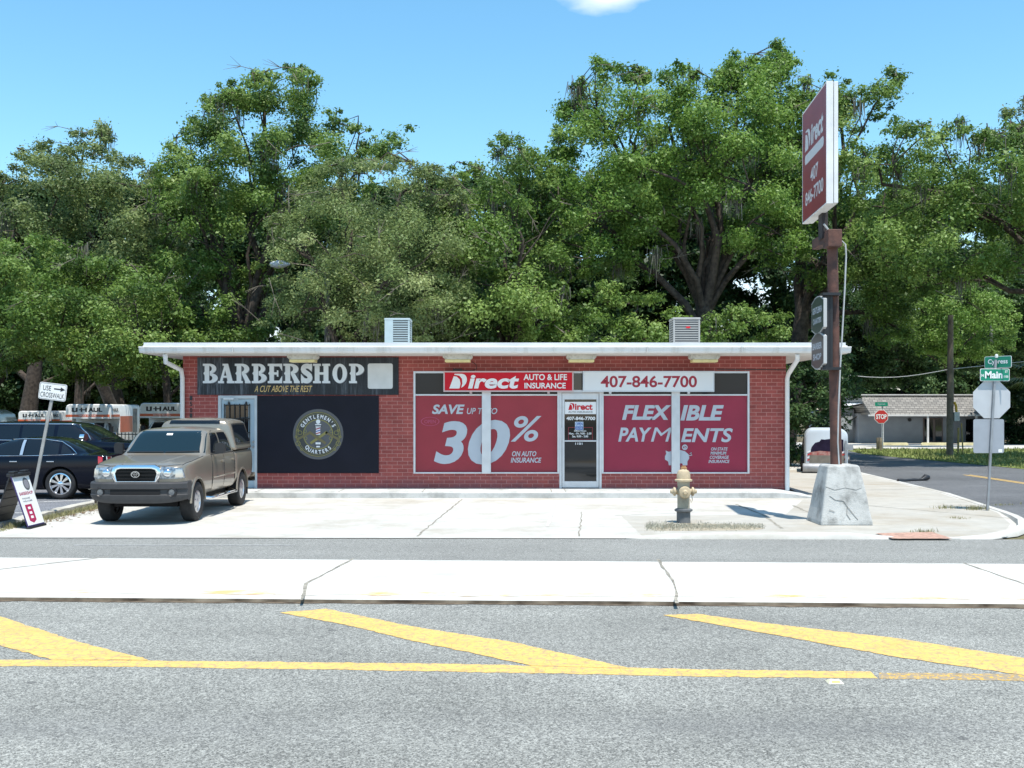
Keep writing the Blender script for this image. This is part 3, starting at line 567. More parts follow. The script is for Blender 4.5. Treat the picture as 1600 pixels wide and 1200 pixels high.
for v, mt in ((.0, 5), (.09, 6), (.18, 5)): e.prism([E_(-.083, v), E_(.083, v + .05), E_(.083, v + .095), E_(-.083, v + .045)], 'xz', yo - .005, yo - .003, mt)
seg((-.30, -.36), (.36, .10), .10, yo - .006, 2); seg((.30, -.36), (-.36, .10), .10, yo - .010, 7)
for s_ in (-1, 1):
    seg((s_ * .30, .08), (s_ * .85, -.22), .09, yo - .006, 7)
    for u, v, r in ((.72, .06, .09), (.80, -.36, .10), (.52, .12, .07), (.50, -.16, .07), (.66, -.60, .05), (.88, -.10, .05), (.80, .16, .05)): e.ring(E_(s_ * u, v), R_ * (r - .022), R_ * r, yo - .004, yo, 18, mat=2)
W(e, 'emblem', [M('emblem_grey', (.10, .10, .105), .5), M('emblem_dark', (.05, .052, .05), .5), M('emblem_olive', (.26, .23, .07), .5), m_pure, M('emblem_slate', (.03, .04, .06), .5), M('emblem_red', (.4, .03, .05), .5), M('emblem_blue', (.06, .12, .4), .5), M('emblem_brass', (.17, .14, .06), .5)], pn)

def cabinet(nm, label, a, b, t_, u_, mf, depth=.20):
    s = thing(nm, label, 'sign', ((X(a, YW - depth) + X(b, YW - depth)) / 2, YW, Z(u_, YW - depth))); y = YW - depth; Xa, Xb, Za, Zb = X(a, y), X(b, y), Z(u_, y), Z(t_, y)
    p = MB(); p.box(Xa, Xb, y + .012, YW - .02, Za, Zb); p.box(Xa - .004, Xb + .004, y, y + .03, Zb - .03, Zb + .004); p.box(Xa - .004, Xb + .004, y, y + .03, Za - .004, Za + .03); p.box(Xa - .004, Xa + .03, y + .002, y + .03, Za + .03, Zb - .03); p.box(Xb - .03, Xb + .004, y + .002, y + .03, Za + .03, Zb - .03)
    for q in (.2, .8): p.box(Xa + (Xb - Xa) * q, Xa + (Xb - Xa) * q + .06, y + .05, YW - .02, Za - .05, Za)
    W(p, 'cabinet', m_alu if mf is not m_red else M('red_cabinet', (.55, .42, .42), .4), s); p = MB(); p.box(Xa + .028, Xb - .028, y + .004, y + .012, Za + .028, Zb - .028); W(p, 'face', mf, s)
    return s, y + .001
sr, y = cabinet('box_sign', 'red box sign reading auto and life insurance above the left shop windows', 693, 896, 580, 612, m_red)
t = MB(); logo(t, 702, 811, 584, 607, y, 0, 1); box_text(t, 'AUTO & LIFE', 818, 886, 584.5, 594, y, bold=.022); box_text(t, 'INSURANCE', 819.5, 884, 598, 607, y, bold=.022); W(t, 'lettering', [m_pure, m_red], sr)
sw, y = cabinet('box_sign', 'white box sign with a red telephone number above the right shop windows', 911, 1116, 580, 612, M('white_acrylic', (.72, .74, .76), .3, coat=.2))
t = MB(); box_text(t, '407-846-7700', 938.5, 1089, 587, 605.5, y, bold=.022); W(t, 'lettering', M('deep_red_vinyl', (.34, .015, .035), .45), sw)

# soffit lights and the two air conditioners
def soffit_light():
    r = thing('soffit_light', 'x', 'light fixture', (0, 0, 0), 0, 'light fixtures under the eave')
    p = MB(); p.prism([(-.36, 0), (.36, 0), (.36, -.07), (.31, -.12), (-.31, -.12), (-.36, -.07)], 'xz', -.2, .2); p.build('housing', concrete('fixture_paint', (.60, .58, .52), (.2, .17, .12), .9, .1, 9), r)
    p = MB(); p.box(-.31, .31, -.19, .19, -.19, -.12); p.build('lens', M('yellowed_lens', (.76, .64, .30), .3, var=.12, scale=4), r, bevel=.015); return r
sl0 = soffit_light()
for i, (px, lb) in enumerate(((474, 'stained pale fixture without yellow glow under the eave over the barber sign'), (715.5, 'yellowed fixture under the eave above the red box sign'), (908, 'yellowed fixture under the eave above the glass door'), (1100, 'yellowed fixture under the eave at the end of the white box sign'))):
    o = sl0 if i == 0 else copy_tree(sl0); o.location = (X(px, 25.95), 25.95, 3.498); o['label'] = lb
def ac_unit(px0, px1, ptop, label, tint, panel):
    d = 30.0; a, b = X(px0, d), X(px1, d); top = Z(ptop, d); z0 = 3.70; r = thing('air_conditioner', label, 'air conditioner', ((a + b) / 2, d + .4, z0), 0, 'air conditioners on the roof'); dp = b - a
    p = MB(); p.box(a + .03, b - .03, d + .03, d + dp - .03, z0 + .05, top - .06); W(p, 'core', M('ac_coil', (.10, .11, .115), .7, .3), r)
    m = M('ac_paint_' + tint, {'blue': (.34, .42, .44), 'grey': (.33, .33, .32)}[tint], .5, var=.06)
    p = MB(); p.box(a, b, d, d + dp, z0, z0 + .06); p.box(a - .01, b + .01, d - .01, d + dp + .01, top - .06, top)
    for q in (a, b - .05):
        for y in (d, d + dp - .05): p.box(q, q + .05, y, y + .05, z0 + .06, top - .06)
    W(p, 'casing', m, r, bevel=.012)
    p = MB(); k = 14
    for i in range(k):
        z = z0 + .1 + (top - z0 - .2) * i / (k - 1); p.box(a + .05, b - .05, d + .006, d + .03, z - .014, z + .014); p.box(a + .006, a + .03, d + .05, d + dp - .05, z - .014, z + .014); p.box(b - .03, b - .006, d + .05, d + dp - .05, z - .014, z + .014)
    W(p, 'louvres', m, r)
    p = MB(); c = ((a + b) / 2, d + dp / 2, 0)
    for i in range(5): p.lathe([(.06 + i * .055, top + .004), (.06 + i * .055, top + .016), (.075 + i * .055, top + .016), (.075 + i * .055, top + .004)], 20, c, close=False)
    W(p, 'fan_grille', m_black, r)
    if panel: p = MB(); p.box(a + .0, a + .24, d - .006, d + .006, z0 + .06, top - .06); W(p, 'access_panel', m, r)
    else: p = MB(); p.prism(circ((a + b) / 2 + .04, top - .28, .07, .025, 14), 'xz', d - .004, d + .006); W(p, 'badge', m_red, r)
ac_unit(601, 640, 497, 'pale blue roof air conditioner with a solid panel beside its louvres', 'blue', True)
ac_unit(1052, 1094, 496, 'grey roof air conditioner with a small red badge', 'grey', False)
# ------------------------------------------------------------------ pylon sign at the corner
m_rust = M('rusty_steel', (.06, .034, .03), .75, .2, scale=5, col2=(.135, .062, .046), bump=.3, bscale=30); m_galv = M('galvanised_steel', (.34, .35, .36), .5, .6, var=.12, scale=6)
m_base = concrete('weathered_base', (.56, .56, .54), (.13, .125, .115), .6, .5, 1.5)
D0 = 19.95; py_ = thing('pole_sign', 'tall rusty pole sign with a red and white cabinet on a tapering concrete base', 'sign', (X(1311, D0), D0, 0))
p = MB(); bx, by = X(1311, D0), D0
def sq(h, z, r=0): return [(bx + h * sx + r * sy * .0, by + h * sy, z) for sx, sy in ((-1, -1), (1, -1), (1, 1), (-1, 1))]
p.grid([sq(.49, 0), sq(.48, .08), sq(.435, .3), sq(.39, .62), sq(.30, 1.08), sq(.275, 1.12)], closed=True, caps=True); pb = W(p, 'concrete_base', m_base if False else concrete('weathered_base2', (.50, .50, .475), (.10, .098, .09), .85, .9, 2.6), py_, bevel=.035, seg=3)
p = MB(); y = by - .5
for k, pts in enumerate([[(-.37, .72), (-.2, .66), (0, .70), (.2, .66), (.30, .70)], [(-.30, .55), (-.2, .48), (-.05, .46), (.02, .36), (.12, .22), (.2, .12)], [(.02, .36), (.0, .22), (.06, .12)], [(-.32, .3), (-.22, .26)]]):
    vs = []
    for q, z in pts: vs.append((bx + q, by - (.55 - .115 * z / .5 - .115 * max(0, 0)) * (1 if z < 10 else 1) - .001 + (0.0 if z < .62 else .0), z))
    vs = [(a, by - np.interp(z, [0, .10, .62, 1.08], [.49, .48, .39, .30]) - .002, z) for a, _, z in vs]; p.tube(vs, .0045, 5)
W(p, 'crack', M('plaster_crack', (.20, .195, .18), .95), pb)
p = MB(); p.tube([(X(1306.5, D0), D0, 1.1), (X(1300.5, D0), D0, Z(386, D0))], [.105, .10], 16); W(p, 'pole', m_rust, py_, smooth=60)
p = MB(); xa, xb = X(1274, D0), X(1311, D0); p.box(X(1292, 19.8), xb - .01, 19.72, 20.05, Z(388, D0), Z(361, D0)); p.box(X(1279, 20.3), X(1292, 20.3), 19.85, 20.75, Z(382, D0) + .02, Z(364, D0)); W(p, 'bracket', m_rust, py_, bevel=.015)
p = MB(); p.box(X(1281, 20.1), X(1290, 20.1), 19.95, 20.2, Z(372, D0), Z(322, D0)); W(p, 'upper_post', M('dark_steel', (.05, .04, .04), .7, .3, var=.3), py_)
# cabinet: local frame with u running along the face from its far end to its near end
far, near = Vector((5.805, 21.12, 0)), Vector((5.655, 19.0, 0)); L = (far - near).length; ang = math.atan2((near - far).y, (near - far).x); zb, zt = Z(318, 19.0), Z(126.5, 19.0); H = zt - zb
FR = Matrix.Translation((far.x, far.y, zb)) @ Matrix.Rotation(ang, 4, 'Z')
p = MB(); p.box(.0, L, .012, .125, .0, H); p.box(0, L, .135, .21, .01, H - .01); p.box(0, L, 0, .02, 0, .025); p.box(0, L, 0, .02, H - .03, H); p.box(0, .025, 0, .02, .025, H - .03); p.box(L - .02, L, .0, .02, .025, H - .03)
cab = W(p.xf(FR), 'sign_cabinet', M('cabinet_white', (.72, .72, .71), .5, var=.08, scale=2.5), py_, bevel=.006)
p = MB(); p.box(.025, L - .02, .004, .012, .025, H - .03); W(p.xf(FR), 'sign_face', M('faded_red_face', (.27, .035, .04), .4, var=.08, scale=1.5), cab)
t = MB(); U, V = (1, 0, 0), (0, 0, 1)
def lt(s, a, b, c, d, **k): put_text(t, s, (a * L, .002, c * H), U, V, (b - a) * L, (d - c) * H, **k)
Dm = [(.12, .62), (.15, .80)] + [(.24 + .12 * math.sin(math.pi * k / 10), .71 + .09 * math.cos(math.pi * k / 10)) for k in range(11)]
poly(t, [(a * L, b * H) for a, b in Dm], .002); poly(t, [(a * L, b * H) for a, b in ((.13, .775), (.22, .755), (.27, .69), (.275, .61), (.295, .61), (.295, .69), (.245, .775), (.14, .79))], .0, 1)
lt('irect', .38, .88, .62, .80, bold=.035, shear=.15); t.prism(rrect(.12 * L, .90 * L, .50 * H, .585 * H, .08), 'xz', .001, .0025); lt('AUTO INSURANCE', .17, .85, .52, .565, mat=1)
t.v[-1:] = t.v[-1:]
lt('407', .36, .68, .30, .42, bold=.02); lt('846-7700', .14, .88, .13, .25, bold=.02)
for i in range(len(t.v)): pass
W(t.xf(FR), 'lettering', [M('faded_white_vinyl', (.62, .60, .60), .5), M('faded_red_face', (.27, .035, .04))], cab)
# tenant signs
far, near = Vector((X(1268, 20.75), 20.75, 0)), Vector((X(1287, 19.65), 19.65, 0)); L2 = (far - near).length; ang = math.atan2((near - far).y, (near - far).x)
for zb_, zt_, mt, lines in ((Z(519, 19.65), Z(458, 19.65), 'tenant_green', ('GENTLEMEN', 'QUARTERS')), (Z(576, 19.65), Z(516, 19.65), 'tenant_brown', ('BARBER', 'SHOP'))):
    H2 = zt_ - zb_; FR = Matrix.Translation((far.x, far.y, zb_)) @ Matrix.Rotation(ang, 4, 'Z')
    ov = [(0, .14 * H2), (.3 * L2, .02 * H2), (.5 * L2, 0), (.7 * L2, .02 * H2), (L2, .14 * H2), (L2, .86 * H2), (.7 * L2, .98 * H2), (.5 * L2, H2), (.3 * L2, .98 * H2), (0, .86 * H2)]
    p = MB(); p.prism(ov, 'xz', 0, .06); tp = W(p.xf(FR), 'tenant_panel', M('panel_rim', (.45, .45, .44), .5), py_)
    p = MB(); c = Vector((L2 / 2, H2 / 2)); p.prism([tuple(c + (Vector(q) - c) * .94) for q in ov], 'xz', -.004, .0); W(p.xf(FR), 'panel_face', M(mt, {'tenant_green': (.035, .055, .05), 'tenant_brown': (.06, .05, .05)}[mt], .35), tp)
    t = MB(); put_text(t, lines[0], (.12 * L2, -.007, .55 * H2), U, V, .76 * L2, .17 * H2, bold=.03); put_text(t, lines[1], (.16 * L2, -.007, .26 * H2), U, V, .68 * L2, .17 * H2, bold=.03); W(t.xf(FR), 'lettering', m_vin, tp)
p = MB(); zz0, zz1 = Z(574, 19.8), Z(462, 19.8)
for dx in (0, .13): p.box(5.83 + dx, 5.88 + dx, 19.78, 19.84, zz0, zz1)
p.box(5.80, 6.14, 19.7, 19.86, zz1, zz1 + .05); p.box(5.80, 6.14, 19.7, 19.86, zz0 - .05, zz0); p.box(5.86, 5.96, 19.79, 19.83, zz0, zz1); W(p, 'tenant_frame', m_black, py_)
p = MB(); p.tube([AT(*q, 19.9) for q in ((1287, 350), (1292, 356), (1296, 362))], .02, 6); p.tube([AT(*q, 19.85) for q in ((1308, 381), (1316, 377), (1321, 382), (1322, 400), (1320, 450), (1316, 520), (1313, 570), (1310, 640), (1309, 690), (1311, 728))], .016, 6)
W(p, 'conduit', M('conduit_grey', (.42, .43, .43), .5, var=.1), py_, smooth=50)

# ------------------------------------------------------------------ fire hydrant with its weeds
hy = thing('fire_hydrant', 'faded yellow fire hydrant with a grey barrel standing in a strip of weeds', 'hydrant', G(1068, 818))
h = hy.location; m_hc = M('hydrant_cream', (.46, .365, .235), .6, var=.12, scale=8, bump=.15); m_hg = M('hydrant_grey', (.33, .295, .22), .7, var=.2, scale=6, bump=.2)
p = MB(); p.lathe([(.13, -.02), (.13, .22), (.17, .24), (.17, .27), (.12, .29)], 20); p.build('lower_barrel', M('hydrant_dark', (.115, .12, .125), .7, var=.2), hy, smooth=40)
p = MB(); p.lathe([(.117, .285), (.117, .74), (.12, .80)], 20); p.build('barrel', m_hg, hy, smooth=40)
p = MB(); p.lathe([(.165, .80), (.165, .83), (.13, .845), (.128, .93), (.105, .99), (.06, 1.02), (.05, 1.03)], 20); bo = p.build('bonnet', m_hc, hy, smooth=35)
p = MB(); p.lathe([(.065, 1.03), (.065, 1.06), (.045, 1.065), (.045, 1.09)], 5, close=True); p.build('operating_nut', M('hydrant_rust', (.35, .19, .08), .7, var=.3), hy)
p = MB(); p.lathe([(.075, -.10), (.11, -.12), (.115, -.16), (.10, -.19), (.05, -.2), (.03, -.225)], 18, (0, 0, .60), 'y'); p.build('pumper_cap', m_hc, hy, smooth=35)
for s in (-1, 1):
    p = MB(); p.lathe([(.055, s * .09), (.058, s * .15), (.085, s * .155), (.085, s * .185), (.06, s * .20), (.045, s * .215), (.03, s * .25), (.01, s * .255)], 14, (0, 0, .605), 'x'); p.build('nozzle_cap', m_hc, hy, smooth=35)
p = MB(); p.tube([(.15, -.02, .55), (.16, -.04, .44), (.14, -.05, .40), (.12, -.03, .46)], .008, 5); p.build('chain', m_hg, hy)

def tufts(name, spots, m, seed, hgt=.12, wdt=.008, spread=.5):
    r = np.random.default_rng(seed); vs, fs = [], []
    for x, y, z, s in spots:
        for _ in range(3):
            a = r.uniform(0, 6.28); l = hgt * s * r.uniform(.5, 1.2); d = np.array((math.cos(a), math.sin(a))); q = np.array((-d[1], d[0])) * wdt
            px, py = x + r.normal(0, .03), y + r.normal(0, .03); lean = spread * r.uniform(.2, 1) * l
            b = len(vs); vs += [(px - q[0], py - q[1], z), (px + q[0], py + q[1], z), (px + d[0] * lean * .4 + q[0] * .6, py + d[1] * lean * .4 + q[1] * .6, z + l * .6), (px + d[0] * lean, py + d[1] * lean, z + l)]
            fs += [(b, b + 1, b + 2), (b, b + 2, b + 3)]
    o = MB(); o.v = vs; o.f = fs; o.m = [0] * len(fs); return tag(o.build(name, m, recalc=False), kind='stuff')
m_weed = M('dry_weeds', (.20, .19, .09), .9, scale=3, col2=(.30, .28, .14)); m_grass = M('grass_blades', (.13, .18, .04), .9, scale=2, col2=(.28, .28, .10))
R = random.Random(3); sp = []
for _ in range(1500):
    u, v = R.random(), R.gauss(0, .33); px = 1012 + 180 * u ** 1.3; q = G(px, 824 + v * 10 * (1 - u * .4)); sp.append((q.x, q.y, .012, .45 + .5 * R.random() * (1 - .6 * u)))
tufts('weed_strip', sp, M('grey_weeds', (.30, .28, .215), .95, scale=3, col2=(.44, .42, .33)), 1, .055, .006)
sp = [(-9.12 + abs(R.gauss(0, .09)), R.uniform(18.9, 25), .012, .4 + .6 * R.random()) for _ in range(1100)] + [(-9.05 + R.gauss(0, .05), R.uniform(18.2, 18.9), .012, .3) for _ in range(60)]
tufts('kerb_weeds', sp, m_weed, 2, .11, .006)
sp = []
for px, py, n_, s in ((1480, 795, 40, 1), (1525, 797, 70, 1.2), (1443, 833, 25, .8), (1500, 811, 20, .5), (1568, 790, 20, .6)):
    for _ in range(n_): q = G(px + R.gauss(0, 10), py + R.gauss(0, .8)); sp.append((q.x, q.y, .012, s * R.uniform(.4, 1)))
tufts('pavement_weeds', sp, m_weed, 3, .10, .006)
sp = []
for _ in range(9000):
    x, y = R.uniform(17, 32), R.uniform(30, 56.5)
    if x > np.interp(y, [25, 32, 39, 47, 51, 55.5, 57], [19.2, 18.8, 18.3, 17.3, 16.9, 17.6, 19]): sp.append((x, y, .02, R.uniform(.5, 1.3)))
tufts('lawn_blades', sp, m_grass, 4, .13, .02)
n = N('leaf_litter'); a = n.ramp(n.vor(9), [(0, (.07, .045, .025)), (.5, (.20, .12, .06)), (1, (.30, .22, .12))]); m_litter = n.done(a, .95)
r_ = np.random.default_rng(8); o = MB()
for _ in range(900):
    if r_.random() < .3: x, y = -8.95 + abs(r_.normal(0, .18)), r_.uniform(19, 25)
    else: x, y = r_.uniform(8.3, 12.4), r_.uniform(37.5, 42.5)
    s, a = r_.uniform(.02, .045), r_.uniform(0, 6.28); c, q = math.cos(a) * s, math.sin(a) * s; z = .016 + r_.uniform(0, .012)
    o.add([(x - c, y - q, z), (x + q * .5, y - c * .5, z + .01), (x + c, y + q, z), (x - q * .5, y + c * .5, z + .006)], [(0, 1, 2, 3)])
tag(o.build('leaf_litter', m_litter, recalc=False), kind='stuff')

# ------------------------------------------------------------------ street furniture
m_sgnw = M('sign_white', (.74, .74, .72), .4, var=.04); m_green = M('sign_green', (.0, .22, .13), .4); m_sback = M('sign_back_aluminium', (.52, .53, .54), .5, .25, var=.05, scale=3)
def octa(r): return [(r * math.cos(math.radians(22.5 + 45 * i)), r * math.sin(math.radians(22.5 + 45 * i))) for i in range(8)]
B = G(1543, 799); cr_ = thing('street_sign', 'grey post with green street name blades above the back of a stop sign', 'sign', B); d = B.y
tilt = (1556 - 1543) * d / F
p = MB(); ztop = Z(562, d); ra = lambda z: B.x + tilt * z / ztop; p.box(-.022, .022, -.012, .03, 0, ztop); p.v = [(v[0] + tilt * v[2] / ztop, v[1], v[2]) for v in p.v]; p.build('post', m_galv, cr_)
zc = Z(624.5, d); xc = (X(1550.5, d) - B.x); p = MB(); p.prism([(xc + a, zc + b) for a, b in octa(.425)], 'xz', -.03, -.026); p.prism([(xc + a, zc + b) for a, b in octa(.42)], 'xz', -.0258, -.0238)
p.v = [(v[0], v[1] + .06, v[2]) for v in p.v]; p.build('stop_plate', m_sback, cr_)
p = MB(); p.prism(rrect(X(1522, d) - B.x, X(1570, d) - B.x, Z(708, d), Z(655, d), .04), 'xz', .034, .038); pl = p.build('lower_plate', M('plate_grey', (.36, .38, .41), .5, .3, var=.05), cr_)
p = MB(); p.box(X(1561, d) - B.x, X(1567, d) - B.x, .030, .034, Z(707, d), Z(702, d)); p.build('label_sticker', m_pure, pl)
p = MB(); a0, a1, b0, b1 = X(1530.5, d) - B.x, X(1576.5, d) - B.x, Z(595.5, d), Z(576, d); p.prism(rrect(a0, a1, b0, b1, .03), 'xz', -.03, -.022, 0); bl = p.build('name_blade', m_sgnw, cr_)
p = MB(); p.prism(rrect(a0 + .012, a1 - .012, b0 + .012, b1 - .012, .025), 'xz', -.033, -.030); p.build('blade_face', m_green, bl)
t = MB(); put_text(t, 'Main', (a0 + .10, -.035, b0 + .055), U, V, .37, .155, bold=.03); put_text(t, 'N', (a0 + .025, -.035, b0 + .09), U, V, .05, .06, bold=.03); put_text(t, 'ST', (a1 - .10, -.035, b1 - .09), U, V, .06, .05, bold=.02); put_text(t, '1100', (a1 - .12, -.035, b0 + .07), U, V, .09, .05, bold=.02); t.build('lettering', m_pure, bl)
p = MB(); p.prism(rrect(-.30, .30, 0, .25, .03), 'xz', -.004, .004); RT = Matrix.Translation((X(1560, d) - B.x, 0.02, Z(576, d) + .015)) @ Matrix.Rotation(math.radians(-55), 4, 'Z'); b2 = p.xf(RT).build('name_blade', m_sgnw, cr_)
p = MB(); p.prism(rrect(-.29, .29, .01, .24, .025), 'xz', -.007, -.004); p.xf(RT).build('blade_face', m_green, b2)
t = MB(); put_text(t, 'Cypress', (-.22, -.009, .06), U, V, .44, .13, bold=.02); t.xf(RT).build('lettering', m_pure, b2)
p = MB(); p.lathe([(.0, Z(553, d)), (.03, Z(554, d)), (.035, Z(556, d)), (.03, Z(559, d))], 10, (X(1557, d) - B.x, 0, 0)); p.build('post_cap', m_sgnw, cr_, smooth=50)

B = G(1379.5, 703); d = B.y; s_ = thing('stop_sign', 'red stop sign with a small green street blade on top, on the far verge', 'sign', B); m_stopred = M('stop_red', (.50, .025, .02), .4)
p = MB(); p.box(-.03, .03, .02, .06, 0, Z(632, d)); p.build('post', m_galv, s_)
zc, xc = Z(651, d), X(1377, d) - B.x; p = MB(); p.prism([(xc + a, zc + b) for a, b in octa(.395)], 'xz', .0, .01); so_ = p.build('stop_plate', m_sgnw, s_)
p = MB(); p.prism([(xc + a, zc + b) for a, b in octa(.365)], 'xz', -.006, .0); p.build('plate_face', m_stopred, so_)
t = MB(); put_text(t, 'STOP', (xc - .28, -.012, zc - .13), U, V, .56, .26, bold=.03); t.build('lettering', m_pure, so_)
p = MB(); p.prism(rrect(xc - .34, xc + .34, Z(634.5, d), Z(628.5, d), .03), 'xz', -.02, -.01); bl = p.build('name_blade', m_green, s_)
t = MB(); put_text(t, 'Cypress', (xc - .2, -.023, Z(633, d)), U, V, .4, .10); t.build('lettering', m_vin, bl)

B = G(44, 812); d = B.y; s_ = thing('crosswalk_sign', 'leaning white sign reading use crosswalk on a thin steel post', 'sign', B)
lean = math.atan2(X(83, d) - B.x, Z(612, d)); RT = Matrix.Rotation(lean, 4, 'Y'); zz = Z(612, d) / math.cos(lean)
p = MB(); p.box(-.028, .028, -.005, .025, -.05, zz + .12); p.xf(RT).build('post', M('post_grey', (.36, .35, .33), .6, .3, var=.15), s_)
TR = Matrix.Translation(RT @ Vector((0, -.02, zz))) @ Matrix.Rotation(math.radians(7), 4, 'Y'); wd, ht = 43 * d / F / 2, 26.5 * d / F / 2
p = MB(); p.prism(rrect(-wd, wd, -ht, ht, .04), 'xz', 0, .004); pl = p.xf(TR).build('plate', m_sgnw, s_)
t = MB(); put_text(t, 'USE', (-wd * .72, -.003, .012), U, V, wd * .58, ht * .58, bold=.0); put_text(t, 'CROSSWALK', (-wd * .86, -.003, -ht * .72), U, V, wd * 1.72, ht * .58, bold=.0)
z = ht * .36; t.add([(.02, -.003, z + .012), (.02, -.003, z - .012), (.15, -.003, z - .012), (.15, -.003, z - .045), (.24, -.003, z), (.15, -.003, z + .045), (.15, -.003, z + .012)], [tuple(range(7))])
a, b = rrect(-wd + .012, wd - .012, -ht + .012, ht - .012, .03), rrect(-wd + .018, wd - .018, -ht + .018, ht - .018, .025); t.grid([[(q[0], -.003, q[1]) for q in a], [(q[0], -.003, q[1]) for q in b]], closed=True)
t.xf(TR).build('lettering', m_black, pl)

# A-frame board: ridge runs away from the viewer, one leaf leans to each side
B = Vector((-8.97, 19.2, 0.012)); af = thing('sandwich_board', 'white sidewalk board with a purple edge and a red ribbon by the kerb', 'sign', B)
def leaf(side): # local x along the leaf's width (near to far), z up the slope
    a = math.atan2(.33 * side, .97); return Matrix.Translation((.33 * side, 0, 0)) @ Matrix.Rotation(-a, 4, 'Y')
p = MB(); p.box(-.012, .012, -.33, .33, .03, .99); lf = p.xf(leaf(1)).build('front_leaf', M('board_purple', (.035, .02, .10), .5), af, bevel=.006)
p = MB(); p.box(.012, .015, -.32, .32, .06, .97); p.xf(leaf(1)).build('poster', m_sgnw, lf)
p = MB(); p.box(-.03, .03, -.34, .34, -.01, .035); p.xf(leaf(1)).build('foot', m_black, lf)
t = MB(); Y_, Z_ = (0, 1, 0), (0, 0, 1)
put_text(t, 'BARBERSHOP', (.018, -.26, .62), Y_, Z_, .52, .06, bold=.01, mat=1); put_text(t, 'WALK-INS', (.018, -.22, .54), Y_, Z_, .3, .035, mat=2); put_text(t, 'WELCOME', (.018, -.22, .49), Y_, Z_, .36, .03, mat=2)
t.add([(.018, c[0], c[1]) for c in circ(.12, .82, .12, .12, 24)], [tuple(range(24))], 0)
t.add([(.017, -.2, .44), (.017, .06, .44), (.017, .06, .14), (.017, -.07, .09), (.017, -.2, .14)], [(0, 1, 2, 3, 4)], 1)
for z in (.35, .26, .18): t.add([(.0185, -.12, z), (.0185, -.02, z), (.0185, -.02, z + .045), (.0185, -.12, z + .045)], [(0, 1, 2, 3)], 3)
t.add([(.019, c[0], c[1]) for c in circ(.12, .82, .085, .085, 20)], [tuple(range(20))], 2)
t.xf(leaf(1)).build('artwork', [M('board_grey', (.10, .11, .11), .5), M('board_red', (.36, .02, .08), .5), M('board_slate', (.22, .22, .24), .5), m_pure], lf)
p = MB(); p.box(-.012, .012, -.33, .33, .0, .99)
for k in range(6): p.box(-.022, -.012, -.33, .33, .08 + k * .16, .10 + k * .16); p.box(.012, .022, -.33, .33, .08 + k * .16, .10 + k * .16)
p.xf(leaf(-1)).build('rear_leaf', m_black, af, bevel=.004)
p = MB(); p.box(-.07, .07, -.33, .33, .93, .99); p.box(-.05, .05, -.30, -.12, .99, 1.03); p.box(-.05, .05, .12, .30, .99, 1.03); p.build('handle', m_black, af, bevel=.01)

# ------------------------------------------------------------------ small things on the ground
B = G(1304, 1066); rp = thing('road_stud', 'pale reflective road stud beside the yellow line', 'road stud', B); p = MB(); p.grid([[(-.06, -.05, 0), (.06, -.05, 0), (.06, .05, 0), (-.06, .05, 0)], [(-.04, -.025, .02), (.04, -.025, .02), (.04, .025, .02), (-.04, .025, .02)]], closed=True, caps=True); p.build('body', M('stud_cream', (.62, .58, .42), .5), rp)
p = MB(); p.add([(-.035, -.043, .006), (.035, -.043, .006), (.03, -.029, .018), (-.03, -.029, .018)], [(0, 1, 2, 3)]); p.build('reflector', M('stud_amber', (.6, .42, .1), .2), rp)
R = random.Random(12); q0, q1 = G(1403, 752, .02), G(1450, 750, .02); p = MB(); pts = [q0.lerp(q1, k / 9) + Vector((0, R.uniform(-.05, .05), R.uniform(0, .03) + (.06 if k in (8, 9) else 0))) for k in range(10)]; p.tube(pts, [.05, .07, .05, .04, .04, .05, .04, .05, .10, .07], 6); tag(p.build('rubber_strip', m_black, smooth=60), 'torn black strip of tyre rubber lying on the side street', 'debris')
fb = 57.5
for px in (1395, 1463, 1520, 1350):
    if px == 1350: continue
    a = G(px, 694); a.y = 66; a.x = X(px, 66); a.z = zg(a.x, 66) + .08; p = MB(); p.prism([(-.95, 0), (.95, 0), (.95, .10), (.88, .17), (-.88, .17), (-.95, .10)], 'xz', -.09, .09); o = p.build('wheel_stop', M('wheel_stop_paint', (.58, .52, .30), .7, var=.15), bevel=.02); o.location = a
    tag(o, {1395: 'pale yellow wheel stop behind the red stop sign', 1463: 'pale yellow wheel stop in front of the dark double door', 1520: 'pale yellow wheel stop beyond the utility pole'}[px], 'wheel stop', 'wheel stops before the grey building')
B = G(1374, 705); p = MB(); p.lathe([(.16, -.05), (.15, .35), (.15, .66), (.12, .70)], 12); o = p.build('wooden_post', M('old_wood', (.16, .13, .09), .85, var=.3, scale=6), smooth=45); o.location = B; tag(o, 'short weathered wooden post beside the red stop sign', 'post')

